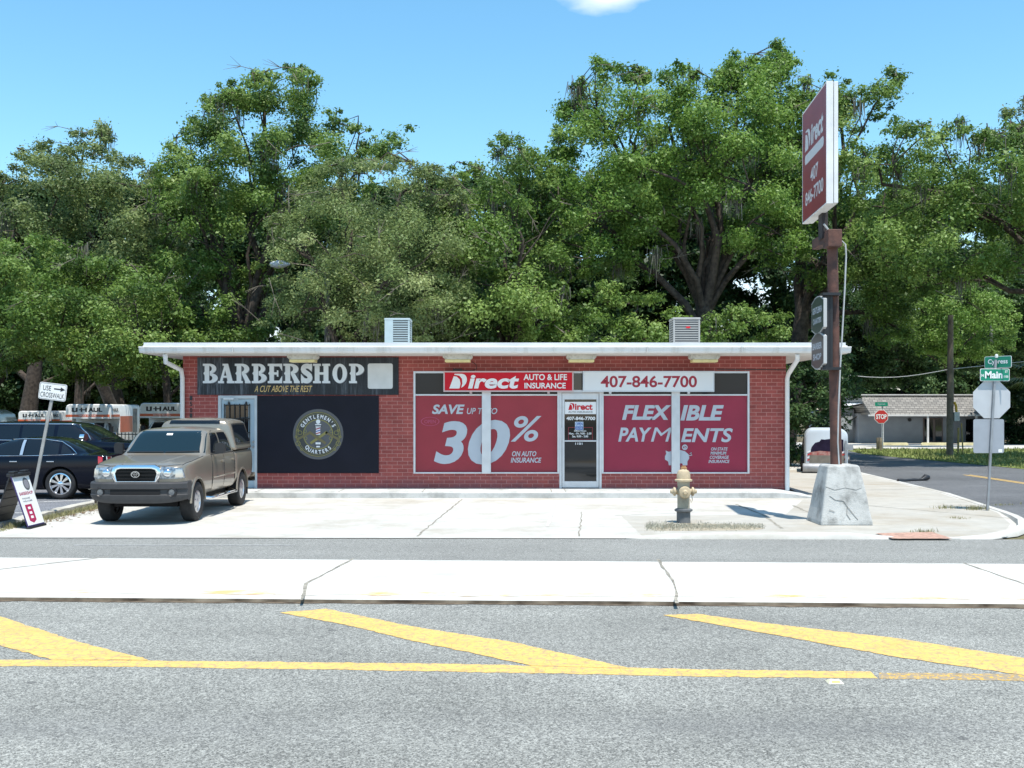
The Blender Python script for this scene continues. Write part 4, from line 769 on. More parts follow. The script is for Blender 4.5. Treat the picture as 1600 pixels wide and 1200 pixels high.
# ------------------------------------------------------------------ utility pole, cable, street lamps
B = G(1484, 713); m_wood = M('pole_wood', (.14, .115, .09), .85, var=.25, scale=5, bump=.3); up = thing('utility_pole', 'brown wooden utility pole with a pale meter box beside the grey building', 'pole', B); d = B.y
p = MB(); p.tube([(0, 0, -.1), (.02, 0, 3.5), (.04, 0, 6.5)], [.155, .14, .115], 14); p.build('pole', m_wood, up, smooth=60)
p = MB(); p.box(.16, .42, -.12, .10, Z(658, d), Z(644, d)); p.build('meter_box', M('meter_box_paint', (.50, .50, .49), .6, var=.1), up, bevel=.02)
p = MB(); p.tube([(.30, -.02, Z(644, d)), (.28, -.02, Z(634, d)), (.2, -.02, Z(628, d))], .06, 8); p.build('guard_sleeve', M('guard_yellow', (.55, .33, .03), .6), up, smooth=50)
B2 = G(1497, 711); gp = thing('guy_guard', 'thin yellowed guy wire guards leaning beside the utility pole', 'guard', B2); p = MB(); p.tube([(0, 0, 0), (.02, 0, 1.3)], .05, 8); p.build('guard', M('old_guard', (.28, .22, .08), .7, var=.2), gp, smooth=50); p = MB(); p.tube([(.28, .1, 0), (.2, .1, 1.5)], .035, 8); p.build('guard', M('old_guard', (.28, .22, .08)), gp, smooth=50)
def cable(name, label, pts, r):
    p = MB(); p.tube(pts, r, 5); return tag(p.build(name, M('cable_grey', (.72, .72, .72), .5), smooth=80), label, 'cable')
a, b = AT(1322, 586, 58), AT(1484, 577, 49.0); c = AT(1640, 561, 42); cable('overhead_cable', 'thin grey cable strung from the utility pole across the trees', [a.lerp(b, k / 8) - Vector((0, 0, .25 * math.sin(math.pi * k / 8))) for k in range(8)] + [b.lerp(c, k / 6) for k in range(7)], .018)
def lamp(label, px, dist, px_head, py_head, zt, hs):
    b = Vector((X(px, dist), dist, zg(X(px, dist), dist))); L_ = thing('street_lamp', label, 'street lamp', b, 0, 'street lamps among the trees'); hx = X(px_head, dist) - b.x; hz = Z(py_head, dist) - b.z
    p = MB(); p.tube([(0, 0, 0), (0, 0, hz - .4)], [.13, .10], 10); p.build('pole', M('weathered_pole', (.16, .155, .145), .8, var=.2), L_, smooth=60)
    p = MB(); p.tube([(0, 0, hz - .4), (hx * .4, 0, hz - .05), (hx * .8, 0, hz + .05)], .03, 8); p.build('arm', m_wood, L_, smooth=60)
    s = 1 if hx > 0 else -1; p = MB(); p.lathe([(.0, -.42 * hs), (.1 * hs, -.36 * hs), (.17 * hs, -.1 * hs), (.15 * hs, .15 * hs), (.06 * hs, .35 * hs), (.04 * hs, .42 * hs)] if s < 0 else [(.04 * hs, -.42 * hs), (.06 * hs, -.35 * hs), (.15 * hs, -.15 * hs), (.17 * hs, .1 * hs), (.1 * hs, .36 * hs), (0, .42 * hs)], 12, (hx, 0, hz), 'x'); p.build('lamp_head', M('lamp_head_paint', (.48, .50, .53), .4), L_, smooth=60)
lamp('street lamp with an oval pale head beside the tall tree behind the barber shop', 511, 42.6, 437, 413, 0, 1.0)
lamp('street lamp with a thin pale head among the trees beyond the pole sign', 1549, 66, 1430, 484, 0, .9)

# ------------------------------------------------------------------ far grey building
DB = 80.0; gb = thing('grey_building', 'long low grey building with a shingled mansard roof and a porch on thin posts', 'building', (X(1420, DB), DB, -.45)); zb = -.46
def fx(px): return X(px, DB)
def fz(py): return Z(py, DB)
m_gw = M('grey_block_wall', (.32, .345, .38), .8, var=.06, scale=1.5); p = MB(); p.box(fx(1341), fx(1568), DB, DB + 9, zb - .2, fz(646)); W(p, 'wall', m_gw, gb)
n = N('shingles'); b = n.t.nodes.new('ShaderNodeTexBrick'); s = n.t.nodes.new('ShaderNodeSeparateXYZ'); n.lk(n.co, s.inputs[0]); c = n.t.nodes.new('ShaderNodeCombineXYZ'); n.lk(s.outputs[0], c.inputs[0]); n.lk(s.outputs[2], c.inputs[1]); n.lk(c.outputs[0], b.inputs['Vector'])
for k, v in {'Scale': 1, 'Mortar Size': .02, 'Brick Width': .35, 'Row Height': .16}.items(): b.inputs[k].default_value = v
b.inputs['Color1'].default_value = (.31, .30, .28, 1); b.inputs['Color2'].default_value = (.20, .195, .185, 1); b.inputs['Mortar'].default_value = (.10, .10, .10, 1)
m_shing = n.done(n.mix(n.math('MULTIPLY', n.ramp(n.noise(.5, 6, .7), [(.5, (0, 0, 0)), (.7, (1, 1, 1))]), .4), b.outputs[0], (.27, .255, .23)), .9, n.noise(20, 4), .4, .03)
p = MB(); y0 = DB - 2.0; p.grid([[(fx(1347) , y0, fz(648)), (fx(1568), y0, fz(648)), (fx(1568), DB + 9.3, fz(648)), (fx(1341), DB + 9.3, fz(648))], [(fx(1338), y0 + 1.3, fz(618)), (fx(1568), y0 + 1.3, fz(618)), (fx(1568), DB + 9, fz(618)), (fx(1338), DB + 9, fz(618))]], closed=True, caps=True); rr_ = W(p, 'roof', m_shing, gb)
p = MB(); p.box(fx(1336), fx(1568), y0 + 1.15, y0 + 1.45, fz(618), fz(616.3)); p.box(fx(1343), fx(1568), y0 - .05, y0 + .1, fz(650), fz(647.5)); W(p, 'fascia', m_white, rr_)
for px in (1365, 1434, 1508, 1562): p = MB(); p.box(fx(px) - .06, fx(px) + .06, y0, y0 + .12, zb - .2, fz(649)); W(p, 'porch_post', m_white, gb)
p = MB(); p.box(fx(1442), fx(1473), DB - .05, DB + .02, zb, fz(653)); fr_ = W(p, 'entrance', M('entrance_frame', (.16, .12, .11), .6), gb)
for a, b in ((1444, 1457), (1461, 1471)): p = MB(); p.box(fx(a), fx(b), DB - .07, DB - .05, zb + .1, fz(655)); W(p, 'door', m_glass, fr_)
p = MB(); p.box(fx(1509), fx(1527), DB - .05, DB + .02, fz(690), fz(655)); W(p, 'window', m_glass, gb); p = MB(); p.lathe([(.0, -.12), (.13, -.1), (.13, 0)], 12, (fx(1421), DB, fz(656)), 'y'); W(p, 'wall_lamp', m_black, gb)
p = MB(); p.box(fx(1300), fx(1341), DB + 1, DB + 7, zb - .2, fz(640)); W(p, 'annex', m_gw, gb); p = MB(); p.grid([[(fx(1309), DB - 1, fz(636)), (fx(1341), DB - 1, fz(630))], [(fx(1309), DB + 7, fz(634)), (fx(1341), DB + 7, fz(628))]]); p.add([(v[0], v[1], v[2] - .18) for v in p.v], [(0, 1, 3, 2)]); W(p, 'annex_roof', m_white, gb)
p = MB(); p.prism([(fx(1314), fz(671)), (fx(1334), fz(671)), (fx(1335), fz(650)), (fx(1314), fz(651))], 'xz', DB + .4, DB + .9); W(p, 'awning', m_white, gb)

# ------------------------------------------------------------------ small cargo trailer with the picture panel
B = Vector((X(1291, 35.5), 35.5, 0.012)); tl = thing('cargo_trailer', 'small rounded pale grey cargo trailer with a dark animal picture parked behind the pole sign', 'trailer', B, math.radians(-15)); m_tg = M('trailer_grey', (.46, .51, .54), .45, var=.05, scale=2)
hw = .70; p = MB(); prof = [(-hw, .28)] + [(-hw + .28 - .28 * math.cos(math.radians(a)), 1.22 + .28 * math.sin(math.radians(a))) for a in (0, 15, 30, 45, 60, 75, 90)] + [(hw - .28 + .28 * math.sin(math.radians(a)), 1.22 + .28 * math.cos(math.radians(a))) for a in (0, 15, 30, 45, 60, 75, 90)] + [(hw, .28)]
def sc(k, y): return [(x * k, y, .28 + (z - .28) * (k if k > .9 else k)) for x, z in prof]
p.grid([sc(.93, 0), sc(.975, .03), sc(1, .12), sc(1, 2.2), sc(.96, 2.35)], caps=True); bd_ = p.build('body', m_tg, tl, smooth=35)
p = MB(); p.add([(-.50, -.006, .52), (.55, -.006, .52), (.55, -.006, 1.13), (.28, -.006, 1.18), (-.05, -.006, 1.13), (-.16, -.006, 1.14), (-.22, -.006, 1.06), (-.36, -.006, 1.02), (-.47, -.006, .88), (-.50, -.006, .78)], [tuple(range(10))]); p.build('picture', M('picture_dark', (.018, .013, .03), .8, var=.3, scale=4, spec=.1), bd_)
p = MB(); p.add([(-.52, -.009, .52), (.57, -.009, .52), (.57, -.009, .74), (.2, -.009, .72), (-.2, -.009, .75), (-.52, -.009, .70)], [tuple(range(6))]); p.build('picture_ground', M('picture_red', (.30, .06, .05), .4, scale=9, col2=(.42, .26, .22)), bd_)
p = MB(); p.box(-.54, .58, -.02, -.001, .34, .60); p.build('lower_panel', M('trailer_brown', (.17, .15, .12), .5, var=.2, scale=5), bd_)
p = MB(); p.lathe([(.15, -.76), (.17, -.70), (.17, .70), (.15, .76)], 14, (0, -.05, .17), 'x'); p.build('bumper', m_galv, tl, smooth=50)
for s in (-1, 1):
    q = MB()
    for k in range(4): z = .40 + k * .09; q.add([(s * .56 - .05, -.012, z), (s * .56 + .05, -.012, z + .05), (s * .56 + .05, -.012, z + .10), (s * .56 - .05, -.012, z + .05)], [(0, 1, 2, 3)], k % 2)
    q.build('reflective_tape', [m_stopred, m_pure], bd_)
    q = MB(); q.lathe([(.05, s * .66), (.27, s * .66), (.29, s * .70), (.29, s * .78), (.27, s * .82), (.05, s * .82)], 20, (0, 1.3, .29), 'x'); q.build('wheel', m_black, tl, smooth=40)
p = MB(); p.box(.60, .66, -.07, -.01, .35, 1.1); p.box(.66, .86, -.05, -.035, .78, .98); p.build('side_rail', m_galv, tl)
# ------------------------------------------------------------------ vehicles (built with the nose towards -y)
m_tyre = M('tyre_rubber', (.016, .016, .017), .8, var=.2, scale=20); m_chrome = M('chrome', (.75, .76, .78), .12, 1.0); m_rim = M('alloy', (.55, .56, .58), .3, .8); m_carglass = M('car_glass', (.006, .009, .013), .03, spec=.5)
m_lamp = M('clear_lamp', (.44, .48, .51), .10, .55, scale=16, col2=(.10, .12, .14), coat=1.0); m_dk = M('dark_plastic', (.014, .0145, .016), .6, var=.1); m_well = M('wheel_well', (.006, .006, .007), .9); m_tail = M('tail_red', (.45, .012, .015), .12, coat=1)
def sec(y, w, zb, zt, cab=None, zs=None, crown=.03):
    zs = zs if zs is not None else zt - .05; zm = zb + (zs - zb) * .55
    lo = [(0, zb), (w - .14, zb), (w - .02, zb + .07), (w, zm), (w - .012, zs), (w - .05, zt)]
    if cab: wc, wr, zr = cab; up_ = [(wc, zt + .012), ((wc + wr) / 2 + .012, (zt + zr - .05) / 2), (wr, zr - .06), (wr - .11, zr), (0, zr + crown)]
    else: up_ = [(w - .09, zt + .006), (w * .8, zt + .014), (w * .68, zt + .018), (w * .5, zt + .022), (0, zt + crown)]
    h = lo + up_; return [(x, y, z) for x, z in h] + [(-x, y, z) for x, z in reversed(h[1:-1])]
def car_body(secs, arches, ra, mats, parent, name='body'):
    mb = MB(); mb.grid(secs, closed=True, caps=True); o = mb.build(name, mats, None, subsurf=2)
    cut = MB()
    for ya, za in arches:
        for s in (-1, 1): cut.lathe([(ra, s * .55), (ra, s * 1.3)], 36, (0, ya, za), 'x')
    c = cut.build('cutter', m_well); bo = o.modifiers.new('b', 'BOOLEAN'); bo.object = c; bo.operation = 'DIFFERENCE'; bo.solver = 'EXACT'
    dg = bpy.context.evaluated_depsgraph_get(); me = bpy.data.meshes.new_from_object(o.evaluated_get(dg)); bpy.data.objects.remove(c); old = o.data; o.modifiers.clear(); o.data = me; bpy.data.meshes.remove(old)
    if len(me.materials) < 2: me.materials.append(m_well)
    me.materials[1] = m_well
    for pg in me.polygons:
        c = pg.center; pg.material_index = 1 if any(math.hypot(c.y - ya, c.z - za) < ra + .004 for ya, za in arches) and c.z > .1 or (c.z < arches[0][1] + .0 and abs(pg.normal.z) > .8 and pg.normal.z < 0) else 0
    me.shade_smooth(); me.set_sharp_from_angle(angle=math.radians(32)); o.parent = parent
    bm = bmesh.new(); bm.from_mesh(me); t = BVHTree.FromBMesh(bm); bm.free(); return o, t
DIR = {'x+': (Vector((3, 0, 0)), Vector((-1, 0, 0)), lambda u, v: Vector((0, u, v))), 'x-': (Vector((-3, 0, 0)), Vector((1, 0, 0)), lambda u, v: Vector((0, u, v))),
       'z+': (Vector((0, 0, 9)), Vector((0, 0, -1)), lambda u, v: Vector((u, v, 0))),
       'y-': (Vector((0, -9, 0)), Vector((0, 1, 0)), lambda u, v: Vector((u, 0, v))), 'y+': (Vector((0, 9, 0)), Vector((0, -1, 0)), lambda u, v: Vector((u, 0, v)))}
def proj(t, dr, u, v, off):
    o, d, f = DIR[dr]; h, nn, _, _ = t.ray_cast(o + f(u, v), d)
    if h is None: return None
    if nn.dot(d) > 0: nn = -nn
    return h + nn * off
def patch(t, dr, q, off=.006, n=8, m=6, rnd=.0, thick=.02):
    """a panel lying on the body: the four corners q (in the view plane of dr) span a grid that is pressed on the surface"""
    a, b, c, d = [Vector(p) for p in q]; rows = []
    for j in range(m + 1):
        v = j / m; row = []
        for i in range(n + 1):
            u = i / n
            uu, vv = u * 2 - 1, v * 2 - 1
            if rnd: uu, vv = uu * math.sqrt(1 - rnd * vv * vv / 2), vv * math.sqrt(1 - rnd * uu * uu / 2)
            s, r = (uu + 1) / 2, (vv + 1) / 2
            p = a.lerp(b, s).lerp(d.lerp(c, s), r); w_ = proj(t, dr, p.x, p.y, off); row.append(w_)
        rows.append(row)
    flat = [p for r in rows for p in r if p is not None]
    if not flat: return MB()
    for r in rows:
        for i, p in enumerate(r):
            if p is None: r[i] = min(flat, key=lambda w_: 0) if not [x for x in r if x] else next(x for x in (r[i::-1] + r[i:]) if x)
    mb = MB(); mb.grid(rows); k = len(mb.v); d_ = DIR[dr][1]; mb.add([Vector(p) + d_ * thick for p in mb.v[:k]], [])
    n1 = n + 1; ed = [i for i in range(n1)] + [j * n1 + n for j in range(1, m + 1)] + [m * n1 + i for i in range(n - 1, -1, -1)] + [j * n1 for j in range(m - 1, 0, -1)]
    for i in range(len(ed)): p, q_ = ed[i], ed[(i + 1) % len(ed)]; mb.f.append((p, q_, q_ + k, p + k)); mb.m.append(0)
    return mb
def trim(t, dr, pts, r, off=.004, sub=4, mb=None):
    mb = mb or MB(); out = []
    for a, b in zip(pts[:-1], pts[1:]): out += [Vector(a).lerp(Vector(b), k / sub) for k in range(sub)]
    out.append(Vector(pts[-1])); w_ = [proj(t, dr, p.x, p.y, off) for p in out]; w_ = [p for p in w_ if p is not None]
    if len(w_) > 1: mb.tube(w_, r, 6)
    return mb
def wheel(parent, x, y, R, wd, rr, style, steer=0.0):
    s = 1 if x > 0 else -1; hub = MB(); hub.lathe([(.02, -s * .06), (rr * .8, -s * .06), (rr * .8, s * .02), (.02, s * .02)], 24, (0, 0, 0), 'x'); h = hub.build('wheel', m_well, parent, smooth=40); h.location = (x, y, R); h.rotation_euler = (0, 0, steer)
    p = MB(); a, b = -s * wd / 2, s * wd / 2; p.lathe([(rr, a), (R * .93, a * 1.02), (R * .985, a * .88), (R, a * .6), (R, b * .6), (R * .985, b * .88), (R * .93, b * 1.02), (rr + .035, b * 1.03), (rr, b * .92), (rr, a)], 44, (0, 0, 0), 'x', close=False); p.build('tyre', m_tyre, h, smooth=50)
    p = MB(); f = s * wd * .44; p.lathe([(rr - .005, -s * wd * .4), (rr - .005, f), (rr - .03, f + s * .006), (rr - .045, f - s * .02), (rr - .05, -s * .02)], 40, (0, 0, 0), 'x', close=False); p.lathe([(.0, f + s * .01), (.05, f + s * .006), (.075, f - s * .01), (.08, f - s * .05)], 20, (0, 0, 0), 'x', close=False)
    def spoke(a, w0, w1):
        c, q = math.cos(a), math.sin(a); pts = []
        for r_, w_, o in ((.05, w0, f), (rr - .03, w1, f - s * .005)):
            for sg_ in (-1, 1):
                for dp in (0, -s * .035): pts.append((o + dp, r_ * c - sg_ * w_ * q, r_ * q + sg_ * w_ * c))
        p.add(pts, [(0, 2, 6, 4), (1, 5, 7, 3), (0, 4, 5, 1), (2, 3, 7, 6), (0, 1, 3, 2), (4, 6, 7, 5)])
    if style == 'truck':
        for k in range(6): spoke(2 * math.pi * k / 6 + .2, .045, .06)
    else:
        for k in range(9):
            for dl in (-.085, .085): spoke(2 * math.pi * k / 9 + dl, .012, .015)
    p.build('rim', m_rim if style == 'truck' else m_chrome, h, smooth=35); return h

# ---- pickup truck with a cap
m_tan = M('pewter_paint', (.30, .262, .208), .28, .5, var=.02, coat=.5); m_bump = M('grey_bumper', (.036, .036, .038), .6, var=.08, scale=8)
tk = thing('pickup_truck', 'tan pickup truck with a matching bed cap and a dark grey bumper, facing the street', 'pickup truck', (-6.93, 20.3, .012)); TR_ = .378
S_ = [sec(-.80, .62, .62, 1.01), sec(-.77, .74, .58, 1.06), sec(-.66, .855, .55, 1.105), sec(-.40, .90, .52, 1.14), sec(.25, .915, .46, 1.195), sec(.52, .915, .44, 1.225), sec(.60, .915, .44, 1.225),
      sec(.66, .915, .44, 1.225, (.84, .80, 1.275)), sec(1.18, .918, .44, 1.225, (.845, .725, 1.69)), sec(1.30, .918, .44, 1.225, (.85, .72, 1.735)), sec(1.7, .918, .44, 1.225, (.855, .72, 1.765)), sec(2.35, .918, .44, 1.225, (.855, .72, 1.765)), sec(2.62, .918, .44, 1.225, (.855, .715, 1.745)), sec(2.70, .915, .44, 1.225, (.85, .70, 1.70)), sec(2.72, .912, .46, 1.22, (.85, .70, 1.68))]
tb, bt = car_body(S_, [(0, TR_)], .445, m_tan, tk)
B_ = [sec(2.75, .90, .50, 1.22), sec(2.80, .91, .48, 1.225), sec(3.6, .91, .48, 1.225), sec(4.28, .905, .52, 1.225), sec(4.34, .89, .55, 1.22)]
bedo, bbt = car_body(B_, [(3.32, TR_)], .46, m_tan, tk, 'cargo_bed')
def capsec(y, w0, w1, z0, z1): h = [(0, z0), (w0, z0), (w0, z0 + .05), (w0 - .015, z0 + .10), (w1 + .05, z1 - .14), (w1, z1 - .05), (w1 - .10, z1), (0, z1 + .035)]; return [(x, y, z) for x, z in h] + [(-x, y, z) for x, z in reversed(h[1:-1])]
cp = MB(); cp.grid([capsec(2.74, .87, .66, 1.235, 1.82), capsec(2.79, .89, .70, 1.235, 1.90), capsec(2.95, .895, .715, 1.235, 1.935), capsec(3.6, .895, .715, 1.235, 1.945), capsec(4.2, .895, .715, 1.235, 1.92), capsec(4.35, .885, .69, 1.235, 1.86)], closed=True, caps=True); cpo = cp.build('bed_cap', m_tan, tk, smooth=40, subsurf=1)
dg = bpy.context.evaluated_depsgraph_get(); me = cpo.evaluated_get(dg).to_mesh(); bm = bmesh.new(); bm.from_mesh(me); ct = BVHTree.FromBMesh(bm); bm.free()
for dr in ('x+', 'x-'):
    patch(ct, dr, [(2.92, 1.40), (4.10, 1.40), (3.98, 1.80), (2.98, 1.80)], .008, rnd=.12).build('cap_window', m_carglass, cpo, smooth=40)
    trim(ct, dr, [(2.90, 1.38), (4.12, 1.38), (4.0, 1.82), (2.96, 1.82), (2.90, 1.38)], .012).build('cap_window_frame', m_dk, cpo, smooth=60)
    sd_ = 'x+' == dr; x_ = 1 if sd_ else -1
    patch(bt, dr, [(1.02, 1.255), (1.72, 1.255), (1.74, 1.66), (1.38, 1.66)], .006, rnd=.1).build('side_window', m_carglass, tb, smooth=40)
    patch(bt, dr, [(1.82, 1.255), (2.56, 1.255), (2.42, 1.66), (1.83, 1.66)], .006, rnd=.12).build('side_window', m_carglass, tb, smooth=40)
    for y0, y1 in ((.95, 1.77), (1.80, 2.58)):
        dm = patch(bt, dr, [(y0, .52), (y1, .52), (y1, 1.19), (y0, 1.19)], .007, 8, 8); do = dm.build('door', m_tan, tb, smooth=40)
        hm = MB(); c = proj(bt, dr, y1 - .12, 1.08, .02); hm.box(c.x - .015, c.x + .02, c.y - .08, c.y + .08, c.z - .02, c.z + .02); hm.build('handle', m_dk if False else m_tan, do, bevel=.01); c = proj(bt, dr, y1 - .12, 1.06, .012)
        trim(bt, dr, [(y0, .78), (y1, .78)], .016, .012).build('door_moulding', m_tan, do, smooth=60)
    trim(bt, dr, [(.93, .5), (.93, 1.2), (1.0, 1.235), (2.62, 1.235), (2.62, 1.2), (2.62, .5)], .011, .001).build('door_seam', m_dk, tb); trim(bt, dr, [(1.785, .5), (1.785, 1.2)], .012, .001).build('door_seam', m_dk, tb)
    for yc, tt, oo in ((0, bt, tb), (3.32, bbt, bedo)):
        A = [math.radians(a) for a in range(0, 181, 10)]; rows = []
        for a in A: rows.append([(x_ * (.90 + dx), yc + rr_ * math.cos(a), TR_ + rr_ * math.sin(a)) for dx, rr_ in ((-.03, .44), (.014, .441), (.018, .45), (.014, .475), (-.006, .50))])
        MB().grid(rows).build('fender_flare', m_tan, oo, smooth=60)
    p = MB(); p.tube([(x_ * .80, .62, .40), (x_ * .94, .72, .38), (x_ * .94, 2.6, .38), (x_ * .80, 2.72, .40)], .038, 10); p.box(x_ * .94 - .05, x_ * .94 + .05, 1.1, 1.5, .405, .425); p.box(x_ * .94 - .05, x_ * .94 + .05, 1.95, 2.35, .405, .425); p.build('running_board', m_chrome, tk, smooth=50)
    p = MB(); p.grid([[(x_ * (.93 + .0) + x_ * a * .16, 1.02 + yo_ * .10 + a * .03, 1.36 + b * .11) for a, b in ((0, -1), (1, -1), (1.15, -.6), (1.2, .2), (1.1, .8), (.9, 1), (.1, .9), (0, .5))] for yo_ in (0, .3, 1)], closed=True, caps=True); p.tube([(x_ * .88, 1.10, 1.28), (x_ * .96, 1.08, 1.30)], .03, 6); p.build('mirror', m_dk, tb, smooth=50)
    p = MB(); p.box(x_ * .66 if sd_ else -.90, x_ * .90 if sd_ else -.66, 3.78, 3.80, .22, .58); p.build('mud_flap', m_black, tk)
for s in (-1, 1): trim(bt, 'z+', [(s * .52, -.735), (s * .79, -.62), (s * .835, -.2), (s * .845, .5)], .008, .0, 6).build('hood_seam', m_dk, tb); trim(bt, 'z+', [(s * .30, -.70), (s * .50, .45)], .018, -.008, 6).build('hood_crease', m_tan, tb, smooth=70)
trim(bt, 'z+', [(-.52, -.735), (.52, -.735)], .007, .0).build('hood_seam', m_dk, tb)
wsq = [(-.80, 1.275), (.80, 1.275), (.685, 1.70), (-.685, 1.70)]
wso = patch(bt, 'y-', wsq, .006, 14, 8).build('windshield', M('windshield_glass', (.008, .019, .025), .03, spec=.45), tb, smooth=60)
p = patch(bt, 'y-', [(-.06, 1.615), (.06, 1.615), (.06, 1.65), (-.06, 1.65)], .010, 4, 2); p.build('mirror_sticker', m_pure, wso)
p = trim(bt, 'y-', [(-.72, 1.285), (.02, 1.29)], .012, .012); trim(bt, 'y-', [(.06, 1.285), (.70, 1.30)], .012, .012, mb=p); p.build('wiper', m_black, wso)
patch(ct, 'y-', [(-.55, 1.83), (.55, 1.83), (.53, 1.90), (-.53, 1.90)], .008, 10, 3).build('cap_front_window', m_carglass, cpo, smooth=40)
for s in (-1, 1):
    q = [(s * .425, .845), (s * .84, .865), (s * .80, 1.045), (s * .45, 1.075)]; lo = patch(bt, 'y-', q, .02, 10, 6, rnd=.12).build('headlight', m_lamp, tb, smooth=50)
    p = MB(); c = proj(bt, 'y-', s * .56, .96, .03); p.lathe([(.0, c.y - .004), (.05, c.y - .008), (.07, c.y + .01)], 16, (c.x, 0, c.z), 'y'); p.build('bulb_reflector', m_chrome, lo, smooth=60)
    p = patch(bt, 'y-', [(s * .70, .88), (s * .81, .885), (s * .79, 1.02), (s * .70, 1.03)], .026, 4, 3); p.build('turn_signal', M('amber_clear', (.50, .48, .44), .12, .4, coat=1), lo, smooth=40)
gp_ = lambda k, dz=0: [(-.40 * k, .79 + dz), (.40 * k, .79 + dz), (.455 * k, .98), (.43 * k, 1.07 - dz), (.34 * k, 1.115 - dz), (-.34 * k, 1.115 - dz), (-.43 * k, 1.07 - dz), (-.455 * k, .98)]
o_, i_ = gp_(1.0), [(-.35, .815), (.35, .815), (.385, .96), (.35, 1.03), (.28, 1.05), (-.28, 1.05), (-.35, 1.03), (-.385, .96)]
def gy(x, z): return -.875 + .035 * (x / .45) ** 2 + .16 * max(0, z - .98)
p = MB(); p.grid([[(x, gy(x, z) + .10, z) for x, z in o_], [(x, gy(x, z), z) for x, z in o_], [(x, gy(x, z) - .008, z) for x, z in [((a[0] + b[0]) / 2, (a[1] + b[1]) / 2) for a, b in zip(o_, i_)]], [(x, gy(x, z), z) for x, z in i_], [(x, gy(x, z) + .05, z) for x, z in i_]], closed=True); gr = p.build('grille', m_chrome, tb, smooth=50)
p = MB(); p.add([(x, -.832 + .03 * (x / .45) ** 2, z) for x, z in i_], [tuple(range(8))])
for z in (.865, .93, .995): p.grid([[(x, gy(x, z) + .02 + dy, z + dz) for x in np.linspace(-.365, .365, 9)] for dy, dz in ((.05, .018), (0, .014), (0, -.014), (.05, -.018))])
p.build('grille_bars', M('grille_black', (.006, .006, .006), .5, spec=.25), gr)
p = MB(); c = (0, .945); yv = -.87; p.ring(c, .048, .06, yv - .012, yv, 28, 1.35); p.ring(c, .030, .040, yv - .011, yv + .001, 24, .72); p.v = p.v; 
q = MB(); q.ring((0, c[1] + .018), .033, .043, yv - .010, yv + .002, 24, 1.5); q.v = [(v[0], v[1], c[1] + .022 + (v[2] - c[1] - .018) * .55) for v in q.v]; p.add(q.v, q.f); p.build('emblem', m_chrome, gr, smooth=40)
xs = np.linspace(-.90, .90, 25)
def by_(x): return -.90 + .23 * (abs(x) / .9) ** 4.0
p = MB(); p.grid([[(-.905, -.43, z + dz_)] + [(x * (1 + ex), by_(x) + dy, z + dz_ + (.07 * (abs(x) / .9) ** 5 if z < .5 else 0)) for x in xs] + [(.905, -.43, z + dz_)] for dy, z, ex, dz_ in ((.30, .40, -.03, 0), (.02, .41, -.02, 0), (-.012, .47, 0, 0), (-.015, .56, 0, 0), (.01, .575, 0, 0), (.012, .66, 0, 0), (-.02, .68, .0, 0), (-.02, .77, 0, 0), (.03, .80, 0, 0), (.25, .81, -.01, 0))], caps=False); bm_ = p.build('front_bumper', m_bump, tk, smooth=38)
p = MB(); p.grid([[(x, by_(x) + dy, z) for x in np.linspace(-.46, .46, 9)] for dy, z in ((.03, .57), (-.004, .575), (-.004, .665), (.03, .67))]); p.build('air_intake', m_well, bm_)
for s in (-1, 1):
    p = MB(); x = s * .66; p.lathe([(.0, by_(x) - .0), (.055, by_(x) - .01), (.075, by_(x) - .03), (.085, by_(x) - .015), (.085, by_(x) + .05)], 18, (x, 0, .615), 'y'); p.build('fog_light', m_black, bm_, smooth=40); p = MB(); p.lathe([(0, by_(x) - .022), (.055, by_(x) - .018), (.058, by_(x) - .0)], 16, (x, 0, .615), 'y'); p.build('fog_lens', M('fog_glass', (.10, .11, .12), .15, coat=1), bm_, smooth=40)
p = MB(); p.box(-.60, .60, -.3, 4.1, .30, .50); p.box(-.62, .62, .1, 2.7, .44, .55); p.tube([(-.7, 0, .378), (.7, 0, .378)], .05, 8); p.tube([(-.7, 3.32, .378), (.7, 3.32, .378)], .07, 8); p.build('chassis', m_well, tk)
p = MB(); p.grid([[(x, 4.36 + dy, z) for x in (-.9, -.6, .6, .9)] for dy, z in ((0, .48), (.12, .48), (.12, .66), (0, .68))], closed=False); p.build('rear_bumper', m_chrome, tk)
for x in (-.775, .775):
    wheel(tk, x, 0, TR_, .245, .22, 'truck', 0); wheel(tk, x, 3.32, TR_, .245, .22, 'truck')

# ---- black sedan and navy SUV
m_navy = M('black_blue_paint', (.0025, .004, .010), .10, .0, coat=0.0, spec=.25); m_navy2 = M('navy_paint', (.003, .005, .013), .12, .0, coat=0.0, spec=.28)
se = thing('sedan', 'glossy black sedan with chrome multi spoke wheels parked side on behind the leaning sign', 'car', (-13.86, 26.08, .012), math.radians(-90)); R1 = .365
S_ = [sec(-.88, .62, .30, .72), sec(-.84, .76, .26, .78), sec(-.60, .91, .22, .88), sec(.2, .945, .20, .96), sec(.85, .95, .20, .985), sec(.95, .95, .20, .99),
      sec(1.02, .95, .20, .995, (.86, .80, 1.06)), sec(1.62, .95, .20, 1.0, (.865, .66, 1.38)), sec(1.8, .95, .20, 1.005, (.87, .655, 1.425)), sec(2.3, .95, .20, 1.01, (.87, .655, 1.475)), sec(2.75, .95, .20, 1.02, (.868, .65, 1.45)), sec(3.0, .95, .20, 1.03, (.862, .645, 1.395)), sec(3.3, .95, .21, 1.038, (.857, .66, 1.27)), sec(3.66, .948, .22, 1.045, (.85, .72, 1.11)), sec(3.70, .945, .22, 1.045), sec(4.08, .90, .26, 1.045), sec(4.15, .86, .30, 1.03), sec(4.18, .78, .40, .98)]
sb, st_t = car_body(S_, [(0, R1), (3.09, R1)], .42, m_navy, se)
